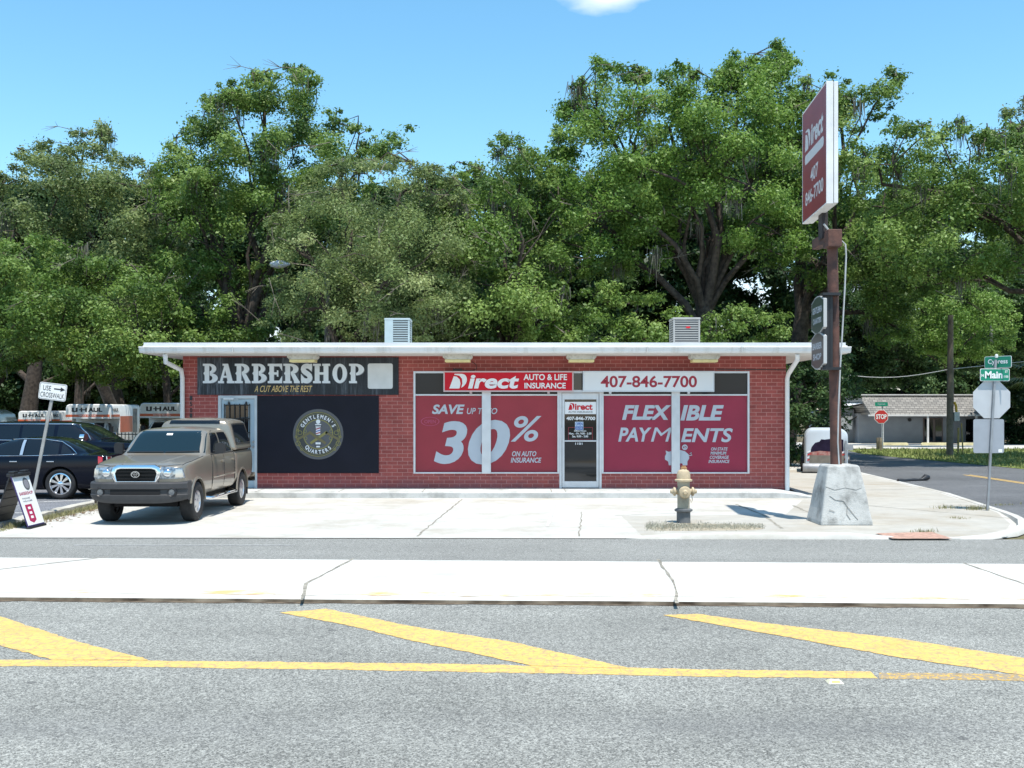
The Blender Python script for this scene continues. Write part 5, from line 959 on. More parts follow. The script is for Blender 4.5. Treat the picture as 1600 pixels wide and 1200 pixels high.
U_ = [sec(-.95, .72, .42, 1.0), sec(-.92, .86, .36, 1.08), sec(-.70, .97, .32, 1.17), sec(.1, 1.0, .30, 1.22), sec(.78, 1.0, .30, 1.25), sec(.88, 1.0, .30, 1.255),
      sec(.96, 1.0, .30, 1.26, (.92, .86, 1.31)), sec(1.62, 1.0, .30, 1.265, (.93, .78, 1.70)), sec(1.85, 1.0, .30, 1.27, (.935, .775, 1.76)), sec(2.4, 1.0, .30, 1.27, (.935, .775, 1.80)), sec(3.9, 1.0, .30, 1.27, (.935, .775, 1.80)), sec(4.2, .99, .32, 1.27, (.92, .76, 1.76)), sec(4.35, .97, .34, 1.26, (.90, .74, 1.55)), sec(4.4, .93, .40, 1.24, (.86, .72, 1.40))]
su = thing('suv', 'dark navy SUV with chrome window trim parked beyond the black sedan', 'car', (-10.25, 29.75, .012), math.radians(90)); R2 = .40
ub, ut = car_body(U_, [(0, R2), (3.0, R2)], .46, m_navy2, su)
for dr in ('x+', 'x-'):
    x_ = 1 if dr == 'x+' else -1
    for q in ([(1.20, 1.045), (2.08, 1.05), (2.08, 1.405), (1.72, 1.385)], [(2.20, 1.05), (3.02, 1.065), (2.96, 1.385), (2.20, 1.41)], [(3.08, 1.07), (3.36, 1.085), (3.16, 1.24), (3.04, 1.32)]): patch(st_t, dr, q, .005).build('side_window', m_carglass, sb, smooth=40)
    p = trim(st_t, dr, [(1.12, 1.025), (2.2, 1.03), (3.1, 1.048), (3.46, 1.068), (3.24, 1.23), (3.0, 1.36), (2.6, 1.42), (2.1, 1.43), (1.70, 1.405)], .009, .008); p.build('window_trim', m_chrome, sb, smooth=60)
    patch(st_t, dr, [(2.10, 1.05), (2.17, 1.05), (2.17, 1.405), (2.10, 1.405)], .010, 2, 4).build('door_pillar', M('pillar_gloss', (.30, .38, .46), .15, .3, coat=1), sb)
    for y0, y1 in ((1.05, 2.12), (2.15, 3.0)):
        do = trim(st_t, dr, [(y0, .98), (y0, .32), (y1, .32), (y1, .98)], .005, .0).build('door', m_well, sb); c = proj(st_t, dr, y1 - .13, .90, .015); p = MB(); p.box(c.x - .012, c.x + .012, c.y - .09, c.y + .09, c.z - .014, c.z + .014); p.build('handle', m_chrome, do, bevel=.008)
    p = patch(st_t, dr, [(-.55, .66), (-.2, .70), (-.25, .80), (-.6, .78)], .006); p.build('headlight', m_lamp, sb)
    p = MB(); p.lathe([(.0, 0), (.03, .0), (.035, .02), (.0, .035)], 8, (x_ * .92, 3.62, .30), 'x')
    p = patch(st_t, dr, [(4.00, .70), (4.10, .68), (4.08, 1.0), (3.98, 1.02)], .012, 4, 6); p.build('tail_light_side', m_tail, sb, smooth=40)
    q = patch(st_t, 'y+', [(x_ * .60, .70), (x_ * .82, .70), (x_ * .80, 1.0), (x_ * .62, 1.0)], .02, 6, 6); tl_ = q.build('tail_light', m_tail, sb, smooth=40)
    p = trim(st_t, 'y+', [(x_ * .58, .69), (x_ * .83, .69), (x_ * .81, 1.01), (x_ * .60, 1.01), (x_ * .58, .69)], .016, .018); p.build('tail_light_trim', m_chrome, tl_, smooth=60)
    for q in ([(1.32, 1.33), (2.18, 1.33), (2.18, 1.70), (1.74, 1.68)], [(2.28, 1.33), (3.15, 1.33), (3.15, 1.71), (2.28, 1.71)], [(3.22, 1.33), (4.15, 1.34), (4.06, 1.68), (3.22, 1.71)]): patch(ut, dr, q, .005).build('side_window', m_carglass, ub, smooth=40)
    p = trim(ut, dr, [(4.22, 1.31), (3.2, 1.30), (1.24, 1.30), (1.36, 1.46), (1.70, 1.715), (1.9, 1.735), (3.9, 1.74), (4.08, 1.72), (4.2, 1.31)], .011, .008); p.build('window_trim', m_chrome, ub, smooth=60)
    patch(ut, dr, [(3.90, 1.33), (3.98, 1.33), (3.93, 1.70), (3.86, 1.70)], .011, 2, 4).build('rear_pillar', M('pillar_gloss', (.30, .38, .46)), ub)
    p = MB(); p.grid([[(x_ * (1.0 + a * .18), 1.28 + yo_ * .12 + a * .04, 1.38 + b * .10) for a, b in ((0, -1), (1, -1), (1.2, .1), (1, .9), (.1, .9))] for yo_ in (0, .4, 1)], closed=True, caps=True); p.build('mirror', m_chrome, ub, smooth=50)
    p = trim(ut, dr, [(2.23, 1.24), (2.23, .5)], .006, 0.0); p.build('door_seam', m_well, ub); p = patch(ut, dr, [(-.75, .95), (-.45, .98), (-.45, 1.10), (-.72, 1.08)], .006); p.build('headlight', m_lamp, ub)
    for x in (x_ * .80,): wheel(se, x, 0, R1, .24, .265, 'multi'); wheel(se, x, 3.09, R1, .24, .265, 'multi'); wheel(su, x_ * .86, 0, R2, .26, .25, 'truck'); wheel(su, x_ * .86, 3.0, R2, .26, .25, 'truck')
patch(st_t, 'y+', [(-.66, 1.14), (.66, 1.14), (.54, 1.41), (-.54, 1.41)], .006, 10, 6).build('rear_window', m_carglass, sb, smooth=60); patch(st_t, 'y-', [(-.72, 1.08), (.72, 1.08), (.60, 1.38), (-.60, 1.38)], .006, 10, 6).build('windshield', m_carglass, sb, smooth=60)
patch(st_t, 'y-', [(-.42, .40), (.42, .40), (.44, .66), (-.44, .66)], .012, 6, 4).build('grille', m_chrome, sb); patch(st_t, 'y+', [(-.26, .72), (.26, .72), (.26, .84), (-.26, .84)], .01, 4, 2).build('licence_plate', m_pure, sb)
patch(ut, 'y-', [(-.84, 1.31), (.84, 1.31), (.72, 1.70), (-.72, 1.70)], .006, 10, 6).build('windshield', m_carglass, ub, smooth=60); patch(ut, 'y-', [(-.5, .62), (.5, .62), (.5, 1.0), (-.5, 1.0)], .012, 6, 4).build('grille', m_chrome, ub)
p = trim(ut, 'y-', [(-.75, 1.33), (.0, 1.335)], .012, .014); p.build('wiper', m_black, ub)
# a blue car, of which a sliver of roof shows, and a white car at the edge of the frame: copies of the sedan with other paint
def repaint(o, frm, to):
    for q in [o] + list(o.children_recursive):
        if q.type == 'MESH' and any(m == frm for m in q.data.materials):
            q.data = q.data.copy()
            for i, m in enumerate(q.data.materials):
                if m == frm: q.data.materials[i] = to
bc = copy_tree(se); bc.location = (-14.4, 34.2, zg(-13, 34) + .03); bc.rotation_euler = (0, 0, math.radians(80)); bc['label'] = 'blue car of which only the roof shows between the navy SUV and the tan truck'; repaint(bc, m_navy, M('blue_paint', (.03, .07, .28), .2, coat=1))
xr = X(-8, 42); ct_r = thing('camper_trailer', 'white rounded camper trailer roof showing above the navy SUV at the frame edge', 'trailer', (xr - 2.2, 42, zg(-20, 42))); p = MB(); zb_ = zg(-20, 42)
hp = [(-4.4, .5), (-4.4, 2.2), (-4.2, 2.38), (-1.0, 2.40), (-.45, 2.34), (-.12, 2.2), (0, 1.9), (-.05, .5)]; p.grid([[(xr + (u + 2.2) * k - 2.2, y, zb_ + .5 + (v - .5) * k2) for u, v in hp] for y, k, k2 in ((42, .97, .97), (42.08, 1, 1), (43.9, 1, 1), (44, .97, .97))], closed=True, caps=True); b_ = W(p, 'body', M('white_car_paint', (.78, .79, .80), .25, coat=.5), ct_r, smooth=35)
p = MB(); p.box(xr - 3.9, xr - .35, 41.985, 42.0, zb_ + 1.78, zb_ + 2.02); W(p, 'window_band', m_carglass, b_)
for u in (-2.9, -1.5): p = MB(); p.lathe([(.06, 42.0), (.3, 42.0), (.33, 42.06), (.33, 42.2), (.06, 42.22)], 20, (xr + u, 0, zb_ + .33), 'y'); W(p, 'wheel', m_tyre, ct_r, smooth=45)

# ---- rental box trucks
m_box = M('box_white', (.80, .81, .80), .35, var=.08, scale=2, coat=.2); m_org = M('rental_orange', (.66, .13, .05), .4, var=.08, scale=2); m_lett = M('lettering_black', (.012, .012, .016), .4)
def box_truck(label, px0, px1, dist, ptop, mirror_side=True):
    xc = X((px0 + px1) / 2, dist); ht = 2.72; base = Z(ptop, dist) - ht; hw = (px1 - px0) * dist / F / 2; t_ = thing('box_truck', label, 'truck', (xc, dist, base), 0, 'rental box trucks in the back lot')
    p = MB(); r = .16; prof = [(-hw, 1.98), (-hw, ht - r), (-hw + r * .3, ht - r * .3), (-hw + r, ht), (hw - r, ht), (hw - r * .3, ht - r * .3), (hw, ht - r), (hw, 1.98)]
    def k_(s, y): return [(x * s, y, 1.98 + (z - 1.98) * s) for x, z in prof]
    p.grid([k_(.94, -.02), k_(.98, .03), k_(1, .12), k_(1, 1.35)], caps=True, closed=True); at_ = p.build('attic', m_box, t_, smooth=38)
    p = MB(); prof2 = [(-hw, .75), (-hw, ht - r), (-hw + r * .3, ht - r * .3), (-hw + r, ht), (hw - r, ht), (hw - r * .3, ht - r * .3), (hw, ht - r), (hw, .75)]; p.grid([[(x, y, z) for x, z in prof2] for y in (1.351, 4.3)], closed=True, caps=True); bx_ = p.build('box', m_box, t_, smooth=38)
    t = MB()
    for a, c in ((-.68, -.42), (-.34, -.02)): pass
    L0 = -hw * .70; Wd = hw * 1.36; zl = 2.32; hl = .22; yv = -.025
    def bar(x0, x1, z0, z1): t.box(L0 + Wd * x0, L0 + Wd * x1, yv, yv + .004, zl + hl * z0, zl + hl * z1)
    bar(0, .065, .1, 1); bar(.015, .175, 0, .24); bar(.125, .19, .1, 1); bar(.235, .30, .40, .62)                    # U and the bar that runs into the H
    bar(.29, .345, 0, 1); bar(.345, .44, .40, .62); bar(.44, .495, 0, 1)
    put_text(t, 'AUL', (L0 + Wd * .53, yv, zl), U, V, Wd * .47, hl, bold=.05); t.build('lettering', m_lett, at_)
    p = MB(); p.box(-hw * .985, hw * .985, -.022, -.012, 2.06, 2.19); p.box(hw + .001, hw + .006, .15, 1.34, 2.06, 2.19); so_ = p.build('stripe', m_org, at_)
    t = MB(); put_text(t, 'TRUCK RENTAL', (-hw * .4, -.025, 2.09), U, V, hw * .8, .07, bold=.01); t.build('stripe_lettering', m_pure, so_)
    t = MB(); put_text(t, 'HAUL', (hw + .008, .35, 2.34), (0, 1, 0), V, .8, .18, bold=.04); t.build('side_lettering', m_lett, at_)
    p = MB(); p.box(hw + .001, hw + .006, 1.4, 3.2, 1.25, 2.1); p.build('side_panel', m_org, bx_); p = MB(); p.box(hw + .001, hw + .006, 3.25, 3.9, 1.2, 2.5); p.build('side_picture', M('picture_slate', (.10, .13, .16), .5, scale=3, col2=(.35, .33, .28)), bx_)
    cw = hw * .86; C_ = [sec(-.95, cw * .8, .5, 1.0), sec(-.9, cw * .93, .45, 1.06), sec(-.5, cw, .42, 1.12), sec(.0, cw, .42, 1.18), sec(.05, cw, .42, 1.19, (cw * .93, cw * .9, 1.24)), sec(.62, cw, .42, 1.2, (cw * .93, cw * .80, 1.76)), sec(.8, cw, .42, 1.2, (cw * .93, cw * .8, 1.85)), sec(1.33, cw, .42, 1.2, (cw * .93, cw * .8, 1.86))]
    co, ctt = car_body(C_, [(-.25, .36)], .42, m_box, t_, 'cab')
    patch(ctt, 'y-', [(-cw * .86, 1.24), (cw * .86, 1.24), (cw * .76, 1.76), (-cw * .76, 1.76)], .006, 10, 5).build('windshield', m_carglass, co, smooth=60)
    for dr in ('x+', 'x-'): patch(ctt, dr, [(.42, 1.24), (1.2, 1.24), (1.2, 1.74), (.72, 1.74)], .006).build('side_window', m_carglass, co)
    patch(ctt, 'y-', [(-cw * .6, .66), (cw * .6, .66), (cw * .6, .95), (-cw * .6, .95)], .01, 6, 3).build('grille', m_black, co)
    for x in (-1, 1): wheel(t_, x * cw * .9, -.25, .36, .22, .2, 'truck'); wheel(t_, x * cw * .9, 3.3, .36, .22, .2, 'truck'); p = MB(); p.box(x * cw + (.0 if x > 0 else -.22), x * cw + (.22 if x > 0 else 0), .25, .35, 1.25, 1.6); p.build('mirror', m_black, co, bevel=.02)
    p = MB(); p.box(-hw * .8, hw * .8, 0, 4.2, .45, .75); p.build('chassis', m_well, t_)
box_truck('white rental box truck with an orange stripe, mostly hidden behind the leaning sign', 28, 79, 66.0, 642)
box_truck('white rental box truck with an orange side panel, beyond the roof of the navy SUV', 102, 172, 54.0, 631.5)
box_truck('white rental box truck beside the corner of the brick shop', 218, 288, 52.0, 629.5)
# low iron fence in front of the rental trucks
a, b = Vector((X(118, 40), 40, 0)), Vector((X(262, 40), 40, 0)); fn = thing('iron_fence', 'low black iron fence in front of the rental trucks', 'fence', a); fn.location.z = zg(a.x, 40); p = MB(); k = 26
for i in range(k + 1):
    x = (b.x - a.x) * i / k; p.box(x - .012, x + .012, -.012, .012, .0, 1.45 if i % 6 else 1.6)
p.build('bars', m_black, fn); p = MB()
for z in (.25, 1.05, 1.38): p.box(0, b.x - a.x, -.02, .02, z - .02, z + .02)
p.build('rails', m_black, fn)
# ------------------------------------------------------------------ trees
def leaf_mat(name, dark, mid, light, trans=.42):
    m = bpy.data.materials.new(name); m.use_nodes = True; t = m.node_tree; p = t.nodes['Principled BSDF']; o = t.nodes['Material Output']
    a = t.nodes.new('ShaderNodeAttribute'); a.attribute_name = 'tint'; r = t.nodes.new('ShaderNodeValToRGB'); e = r.color_ramp.elements; e.new(.5)
    for k, (q, c) in enumerate(((0, dark), (.5, mid), (1, light))): e[k].position = q; e[k].color = (*c, 1)
    t.links.new(a.outputs['Fac'], r.inputs[0]); t.links.new(r.outputs[0], p.inputs['Base Color']); p.inputs['Roughness'].default_value = .52; p.inputs['Specular IOR Level'].default_value = .4
    tr = t.nodes.new('ShaderNodeBsdfTranslucent'); t.links.new(r.outputs[0], tr.inputs[0]); mx = t.nodes.new('ShaderNodeMixShader'); mx.inputs[0].default_value = trans
    t.links.new(p.outputs[0], mx.inputs[1]); t.links.new(tr.outputs[0], mx.inputs[2]); t.links.new(mx.outputs[0], o.inputs[0]); return m
LEAF = {'oak': leaf_mat('oak_leaf', (.060, .115, .024), (.150, .250, .048), (.285, .395, .11)), 'olive': leaf_mat('olive_leaf', (.086, .128, .046), (.196, .265, .087), (.33, .385, .16)),
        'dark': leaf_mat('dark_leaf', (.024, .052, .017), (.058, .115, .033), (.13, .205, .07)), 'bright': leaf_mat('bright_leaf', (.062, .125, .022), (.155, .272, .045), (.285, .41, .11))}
m_bark = M('bark', (.032, .024, .019), .95, var=.35, scale=6, bump=.6, bscale=12, col2=(.085, .066, .052)); m_twig = M('dead_twig', (.15, .13, .10), .9, var=.2)
m_moss = M('spanish_moss', (.075, .075, .058), .95, scale=1.5, col2=(.14, .135, .108))
def in_poly(P, x, y):
    c = np.zeros(len(x), bool); n = len(P)
    for i in range(n):
        (x1, y1), (x2, y2) = P[i], P[(i + 1) % n]
        if y1 == y2: continue
        c ^= ((y1 > y) != (y2 > y)) & (x < (x2 - x1) * (y - y1) / (y2 - y1) + x1)
    return c
def edge_dist(P, x, y):
    d = np.full(len(x), 1e9); n = len(P)
    for i in range(n):
        a, b = np.array(P[i], float), np.array(P[(i + 1) % n], float); ab = b - a; t = np.clip(((x - a[0]) * ab[0] + (y - a[1]) * ab[1]) / (ab @ ab + 1e-9), 0, 1)
        d = np.minimum(d, np.hypot(x - a[0] - t * ab[0], y - a[1] - t * ab[1]))
    return d
def quads(name, V_, tint, m, parent):
    k = len(V_) // 4; me = bpy.data.meshes.new(name); me.vertices.add(len(V_)); me.vertices.foreach_set('co', np.asarray(V_, np.float32).ravel()); me.loops.add(4 * k); me.loops.foreach_set('vertex_index', np.arange(4 * k, dtype=np.int32)); me.polygons.add(k); me.polygons.foreach_set('loop_start', np.arange(0, 4 * k, 4, dtype=np.int32))
    if tint is not None: at = me.attributes.new('tint', 'FLOAT', 'FACE'); at.data.foreach_set('value', np.clip(tint, 0, 1).astype(np.float32))
    me.materials.append(m); me.update(calc_edges=True); me.validate(); o = bpy.data.objects.new(name, me); COL.objects.link(o); o.parent = parent; o.matrix_parent_inverse = wm(parent).inverted(); return o
def leaves(C, rad, n, size, r, tint, flat=.7, droop=0.0):
    k = len(C); idx = np.repeat(np.arange(k), np.maximum(6, (n * np.clip((rad / .85) ** 1.7, .06, 1.7)).astype(int))); m_ = len(idx); u = r.normal(size=(m_, 3)); u /= np.linalg.norm(u, axis=1)[:, None]; q = np.abs(r.normal(0, .34, m_)) + .45 * r.random(m_) ** .6
    off = u * (q * rad[idx])[:, None]; off[:, 2] *= flat; off[:, 2] -= droop * np.hypot(off[:, 0], off[:, 1]); P = C[idx] + off
    nn = u * .55 + np.array((0, 0, .55)) + r.normal(size=(m_, 3)) * .55; nn /= np.linalg.norm(nn, axis=1)[:, None]
    t = np.cross(nn, r.normal(size=(m_, 3))); t /= np.linalg.norm(t, axis=1)[:, None] + 1e-9; b = np.cross(nn, t); s = size * np.clip(r.lognormal(-.05, .32, m_), .4, 2.0)
    L_, W_ = (t * s[:, None]) * .5, (b * s[:, None]) * .27; V_ = np.stack([P - L_, P + W_ * 1.0 - L_ * .1, P + L_, P - W_ - L_ * .1], 1).reshape(-1, 3)
    return V_, tint[idx] + r.normal(0, .13, m_)
def tree(name, label, cat, polys, d, base_px, tr_r, kind, seed, dens=1.5, lpc=230, leaf=.155, crad=(.55, 1.2), thick=3.4, holes=(), tint=.5, moss=0, fork=None, limbs=12, flat=.7, droop=0.0, twigs=0, group='trees behind the shop', base_d=None, lean=0.0, via=()):
    r = np.random.default_rng(seed); rp = random.Random(seed); C = []
    ppm = F / d
    for P in polys:
        xs_, ys_ = [p[0] for p in P], [p[1] for p in P]; area = abs(sum(P[i][0] * P[(i + 1) % len(P)][1] - P[(i + 1) % len(P)][0] * P[i][1] for i in range(len(P)))) / 2
        n_ = int(area / ppm ** 2 * dens * 2.0) + 3; got = 0; x = r.uniform(min(xs_), max(xs_), n_ * 12); y = r.uniform(min(ys_), max(ys_), n_ * 12); k = in_poly(P, x, y); x, y = x[k], y[k]
        for hx, hy, hr in holes: k = np.hypot(x - hx, y - hy) > hr; x, y = x[k], y[k]
        # noise keeps the clumps uneven
        f = np.sin(x * .045 + seed) * np.sin(y * .06 + seed * 2) + .6 * np.sin(x * .11 + y * .07 + seed); k = r.random(len(x)) < np.clip(.72 + .33 * f, .12, 1); x, y = x[k][:n_], y[k][:n_]
        xe, ye = r.uniform(min(xs_) - 8, max(xs_) + 8, n_ * 12), r.uniform(min(ys_) - 8, max(ys_) + 8, n_ * 12); e_ = edge_dist(P, xe, ye); k = (e_ < 20) & (in_poly(P, xe, ye) | (e_ < 7))
        for hx, hy, hr in holes: k &= np.hypot(xe - hx, ye - hy) > hr
        k &= r.random(len(xe)) < .55 + .4 * np.sin(xe * .09 + ye * .05 + seed); ne = int(n_ * .55); xe, ye = xe[k][:ne], ye[k][:ne]; small = np.r_[np.zeros(len(x)), np.ones(len(xe))]; x, y = np.r_[x, xe], np.r_[y, ye]
        ed = edge_dist(P, x, y); dd = d + thick * np.clip(.25 + ed / 70, .25, 1) * r.uniform(-1, 1, len(x))
        rr = np.where(small > 0, r.uniform(.16, .5, len(x)) * d / 44, np.minimum(r.uniform(*crad, len(x)), .36 + ed / ppm * .8))
        C.append(np.stack([(x - 800) * dd / F, dd, EYE + (HOR - y) * dd / F, rr], 1))
    C = np.concatenate(C); rad = C[:, 3]; C = C[:, :3]; bd_ = base_d or d; base = np.array((X(base_px, bd_), bd_, zg(X(base_px, bd_), bd_) + .02))
    T_ = thing(name, label, cat, tuple(base), 0, group); ct_ = tint + r.normal(0, .24, len(C)); V_, tn = leaves(C, rad, int(lpc * 1.9), leaf * .80, r, ct_, flat, droop); quads('crown', V_, tn, LEAF[kind], T_)
    if tr_r > 0:
        wd = MB(); top_ = C.mean(0); fz_ = fork if fork is not None else max(2.0, base[2] + (np.percentile(C[:, 2], 25) - base[2]) * .75); fk = np.array((base[0] + (top_[0] - base[0]) * .25 + lean, bd_ + (d - bd_) * .6, fz_))
        q = [base - (0, 0, .2), base + (0, 0, .25)] + [base + (fk - base) * s + np.array((rp.uniform(-.12, .12), rp.uniform(-.1, .1), 0)) * (1 if s < 1 else 0) for s in (.35, .7, 1)]
        wd.tube(q, [tr_r * 1.1, tr_r * .85, tr_r * .75, tr_r * .66, tr_r * .55], 10)
        kk = max(3, min(limbs // 2, len(C))); cen = C[r.choice(len(C), kk, replace=False)]; nodes = []
        for _ in range(5):
            own = np.argmin(((C[:, None] - cen[None]) ** 2).sum(2), 1); cen = np.array([C[own == q_].mean(0) if (own == q_).any() else cen[q_] for q_ in range(kk)])
        def limb(a_, b_, r0, r1, jit, up_):
            l_ = np.linalg.norm(b_ - a_); st_ = max(3, int(l_ / 1.1)); P_ = [a_]; o_ = np.zeros(3)
            for t_ in range(1, st_): f_ = t_ / st_; o_ = o_ * .6 + np.array((rp.gauss(0, jit), rp.gauss(0, jit), rp.gauss(0, jit * .8))); P_.append(a_ + (b_ - a_) * f_ + o_ + np.array((0, 0, up_ * math.sin(math.pi * f_))))
            P_.append(b_); wd.tube(P_, [r0 + (r1 - r0) * (t_ / st_) ** .7 for t_ in range(st_ + 1)], 7); return P_
        for q_ in range(kk):
            k = tr_r * rp.uniform(.26, .42); P_ = limb(fk - (fk - base) * rp.uniform(.02, .3), cen[q_] + np.array((0, .7, 0)), k, .06, .28, rp.uniform(.2, 1.1)); nodes += P_[1:]
            mem = C[own == q_]
            for e_ in mem[r.choice(len(mem), min(4, len(mem)), replace=False)] if len(mem) else []: nodes += limb(P_[rp.randrange(len(P_) // 2, len(P_))], e_, k * .32, .018, .16, .15)[1:]
        for v in via: nodes += limb(fk - (fk - base) * .1, np.array(AT(*v)), tr_r * .26, .03, .3, .5)[1:]
        nodes = np.array(nodes); near_ = C[r.random(len(C)) < .4]
        for c in near_:
            j = np.argmin(((nodes - c) ** 2).sum(1)); a_ = nodes[j]; mid = (a_ + c) / 2 + np.array((rp.uniform(-.3, .3), rp.uniform(-.3, .3), rp.uniform(-.1, .3))); wd.tube([a_, mid, c], [.032, .022, .010], 4, cap=False)
        W(wd, 'trunk', m_bark, T_, smooth=70, recalc=False)
    if twigs:
        tw = MB()
        for c in C[r.choice(len(C), min(twigs // 2, len(C)), replace=False)]:
            c = c + np.array((0, -.6, 0)); dv = np.array((rp.uniform(-1, 1), rp.uniform(-.8, .1), rp.uniform(-.8, .5))); dv /= np.linalg.norm(dv); l = rp.uniform(.5, 1.5); p1 = c + dv * l * .5 + np.array((0, 0, rp.uniform(-.1, .1))); p2 = c + dv * l; tw.tube([c, p1, p2], [.016, .011, .005], 4, cap=False)
            for _ in range(3): e2 = p1 + (dv + np.array((rp.uniform(-.8, .8), rp.uniform(-.5, .5), rp.uniform(-.8, .8)))) * l * .3; tw.tube([p1, e2], [.012, .004], 4, cap=False)
        W(tw, 'dead_twigs', m_twig, T_, recalc=False)['kind'] = 'stuff'
    if moss:
        S = C[r.choice(len(C), min(int(moss * .32), len(C)), replace=False)]; k = 34; idx = np.repeat(np.arange(len(S)), k); o_ = S[idx] + r.normal(size=(len(idx), 3)) * np.array((.15, .15, .14)); ln_ = r.uniform(.35, 1.25, len(idx)) * r.uniform(.5, 1, len(S))[idx]; a = r.uniform(0, 6.28, len(idx)); wv = np.stack([np.cos(a), np.sin(a), 0 * a], 1) * r.uniform(.012, .03, len(idx))[:, None]
        dn = np.stack([r.normal(0, .08, len(idx)), r.normal(0, .08, len(idx)), -ln_], 1); mo_ = quads('hanging_moss', np.stack([o_ - wv, o_ + wv, o_ + dn + wv * .25, o_ + dn - wv * .25], 1).reshape(-1, 3), None, m_moss, T_); mo_['kind'] = 'stuff'
    return T_
LB = 'tree'
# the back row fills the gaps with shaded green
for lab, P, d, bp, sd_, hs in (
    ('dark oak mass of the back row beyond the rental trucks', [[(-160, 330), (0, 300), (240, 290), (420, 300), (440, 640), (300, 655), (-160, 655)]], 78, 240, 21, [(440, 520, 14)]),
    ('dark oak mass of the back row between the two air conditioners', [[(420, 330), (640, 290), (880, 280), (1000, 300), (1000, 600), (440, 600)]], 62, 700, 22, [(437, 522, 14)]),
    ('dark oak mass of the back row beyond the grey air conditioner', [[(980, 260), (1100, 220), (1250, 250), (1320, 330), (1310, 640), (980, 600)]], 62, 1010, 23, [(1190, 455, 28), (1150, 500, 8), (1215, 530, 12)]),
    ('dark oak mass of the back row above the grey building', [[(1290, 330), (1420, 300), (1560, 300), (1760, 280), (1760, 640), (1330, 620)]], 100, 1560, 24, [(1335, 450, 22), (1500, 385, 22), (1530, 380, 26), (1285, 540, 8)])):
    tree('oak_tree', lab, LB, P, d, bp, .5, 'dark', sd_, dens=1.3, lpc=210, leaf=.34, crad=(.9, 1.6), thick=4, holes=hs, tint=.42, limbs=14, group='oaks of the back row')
tree('oak_tree', 'olive toned oak with bare crooked limbs rising over the far parked cars', LB, [[(-80, 300), (-20, 268), (20, 262), (38, 228), (75, 214), (100, 232), (128, 206), (160, 199), (185, 240), (232, 258), (285, 300), (300, 420), (280, 540), (-80, 540)]], 48, 212, .45, 'olive', 1, base_d=62, dens=1.25, lpc=230, tint=.45, moss=60, limbs=16, holes=[(30, 300, 16), (150, 300, 12)], twigs=40, via=[(165, 300, 46), (90, 310, 46), (30, 330, 46)])
tree('oak_tree', 'low dark oak with a crown added to shade the trunks beyond the rental trucks', LB, [[(-140, 450), (0, 430), (160, 450), (320, 440), (320, 540), (200, 560), (60, 550), (-140, 585)]], 61, 205, .42, 'dark', 12, dens=1.3, lpc=200, leaf=.22, crad=(.7, 1.4), thick=7, tint=.4, limbs=12, moss=30)  # crown added to keep the sun off the trunks beyond the trucks
tree('oak_tree', 'broad bushy bright green oak low over the sedan and SUV', LB, [[(-100, 400), (0, 378), (70, 372), (150, 395), (230, 425), (290, 470), (310, 540), (260, 590), (110, 600), (60, 570), (-100, 600)]], 42, -45, .42, 'oak', 2, base_d=45, dens=1.7, lpc=250, tint=.50, moss=26, twigs=25, holes=[(215, 520, 26)])
tree('oak_tree', 'tall oak towering over the barber shop with a dark mossy heart', LB, [[(242, 245), (290, 203), (305, 160), (345, 138), (400, 112), (425, 122), (448, 106), (488, 113), (495, 160), (545, 188), (575, 205), (575, 300), (440, 420), (330, 440), (290, 560), (225, 560), (240, 420)], [(555, 218), (590, 214), (610, 198), (648, 208), (652, 222), (620, 236), (600, 252), (560, 256)], [(280, 470), (420, 430), (430, 540), (280, 570)]], 45, 388, .55, 'oak', 3, dens=1.55, lpc=250, tint=.52, moss=110, limbs=18, holes=[(385, 385, 34), (410, 480, 20), (540, 245, 8)], twigs=60, via=[(330, 400, 44), (420, 330, 44), (595, 240, 45), (300, 250, 44)])
tree('willow_oak', 'feathery olive green tree with dead twigs behind the pale blue air conditioner', LB, [[(425, 340), (470, 285), (505, 258), (580, 238), (660, 253), (705, 272), (730, 330), (740, 450), (700, 540), (590, 545), (540, 520), (450, 525), (412, 500), (430, 430), (415, 400)]], 39, 520, .30, 'olive', 4, dens=2.0, lpc=300, leaf=.12, tint=.48, limbs=18, flat=.6, droop=.25, moss=30, twigs=90, holes=[(520, 515, 12), (437, 413, 20)])
tree('oak_tree', 'mid height oak filling the gap between the willow oak and the wide oak', LB, [[(690, 275), (735, 258), (765, 235), (795, 208), (822, 222), (850, 238), (875, 300), (890, 420), (870, 540), (700, 545), (670, 420)]], 41, 790, .38, 'oak', 5, dens=1.6, lpc=240, tint=.55, moss=40, twigs=50, limbs=14, holes=[(760, 330, 9)])
tree('oak_tree', 'huge wide oak with forking pale trunk behind the grey air conditioner', LB, [[(845, 300), (862, 262), (868, 162), (893, 150), (905, 112), (930, 92), (955, 112), (982, 98), (1010, 115), (1035, 112), (1060, 92), (1085, 116), (1110, 118), (1150, 88), (1170, 100), (1192, 92), (1210, 67), (1238, 94), (1262, 150), (1280, 300), (1260, 400), (1200, 420), (1150, 412), (1070, 350), (1045, 400), (960, 425), (860, 430)], [(960, 300), (1040, 290), (1060, 400), (1010, 440), (970, 440)]], 43, 1105, .62, 'bright', 6, dens=1.55, lpc=250, tint=.50, moss=90, twigs=70, limbs=16, fork=6.6, holes=[(1095, 390, 42), (1075, 330, 20), (900, 270, 10), (1130, 420, 25), (985, 288, 10), (1020, 180, 10), (1045, 140, 9), (915, 215, 8)], via=[(1080, 300, 41), (1085, 330, 41), (1150, 420, 41), (1200, 330, 42), (950, 330, 41), (1000, 180, 43), (1190, 160, 43)], lean=.15)
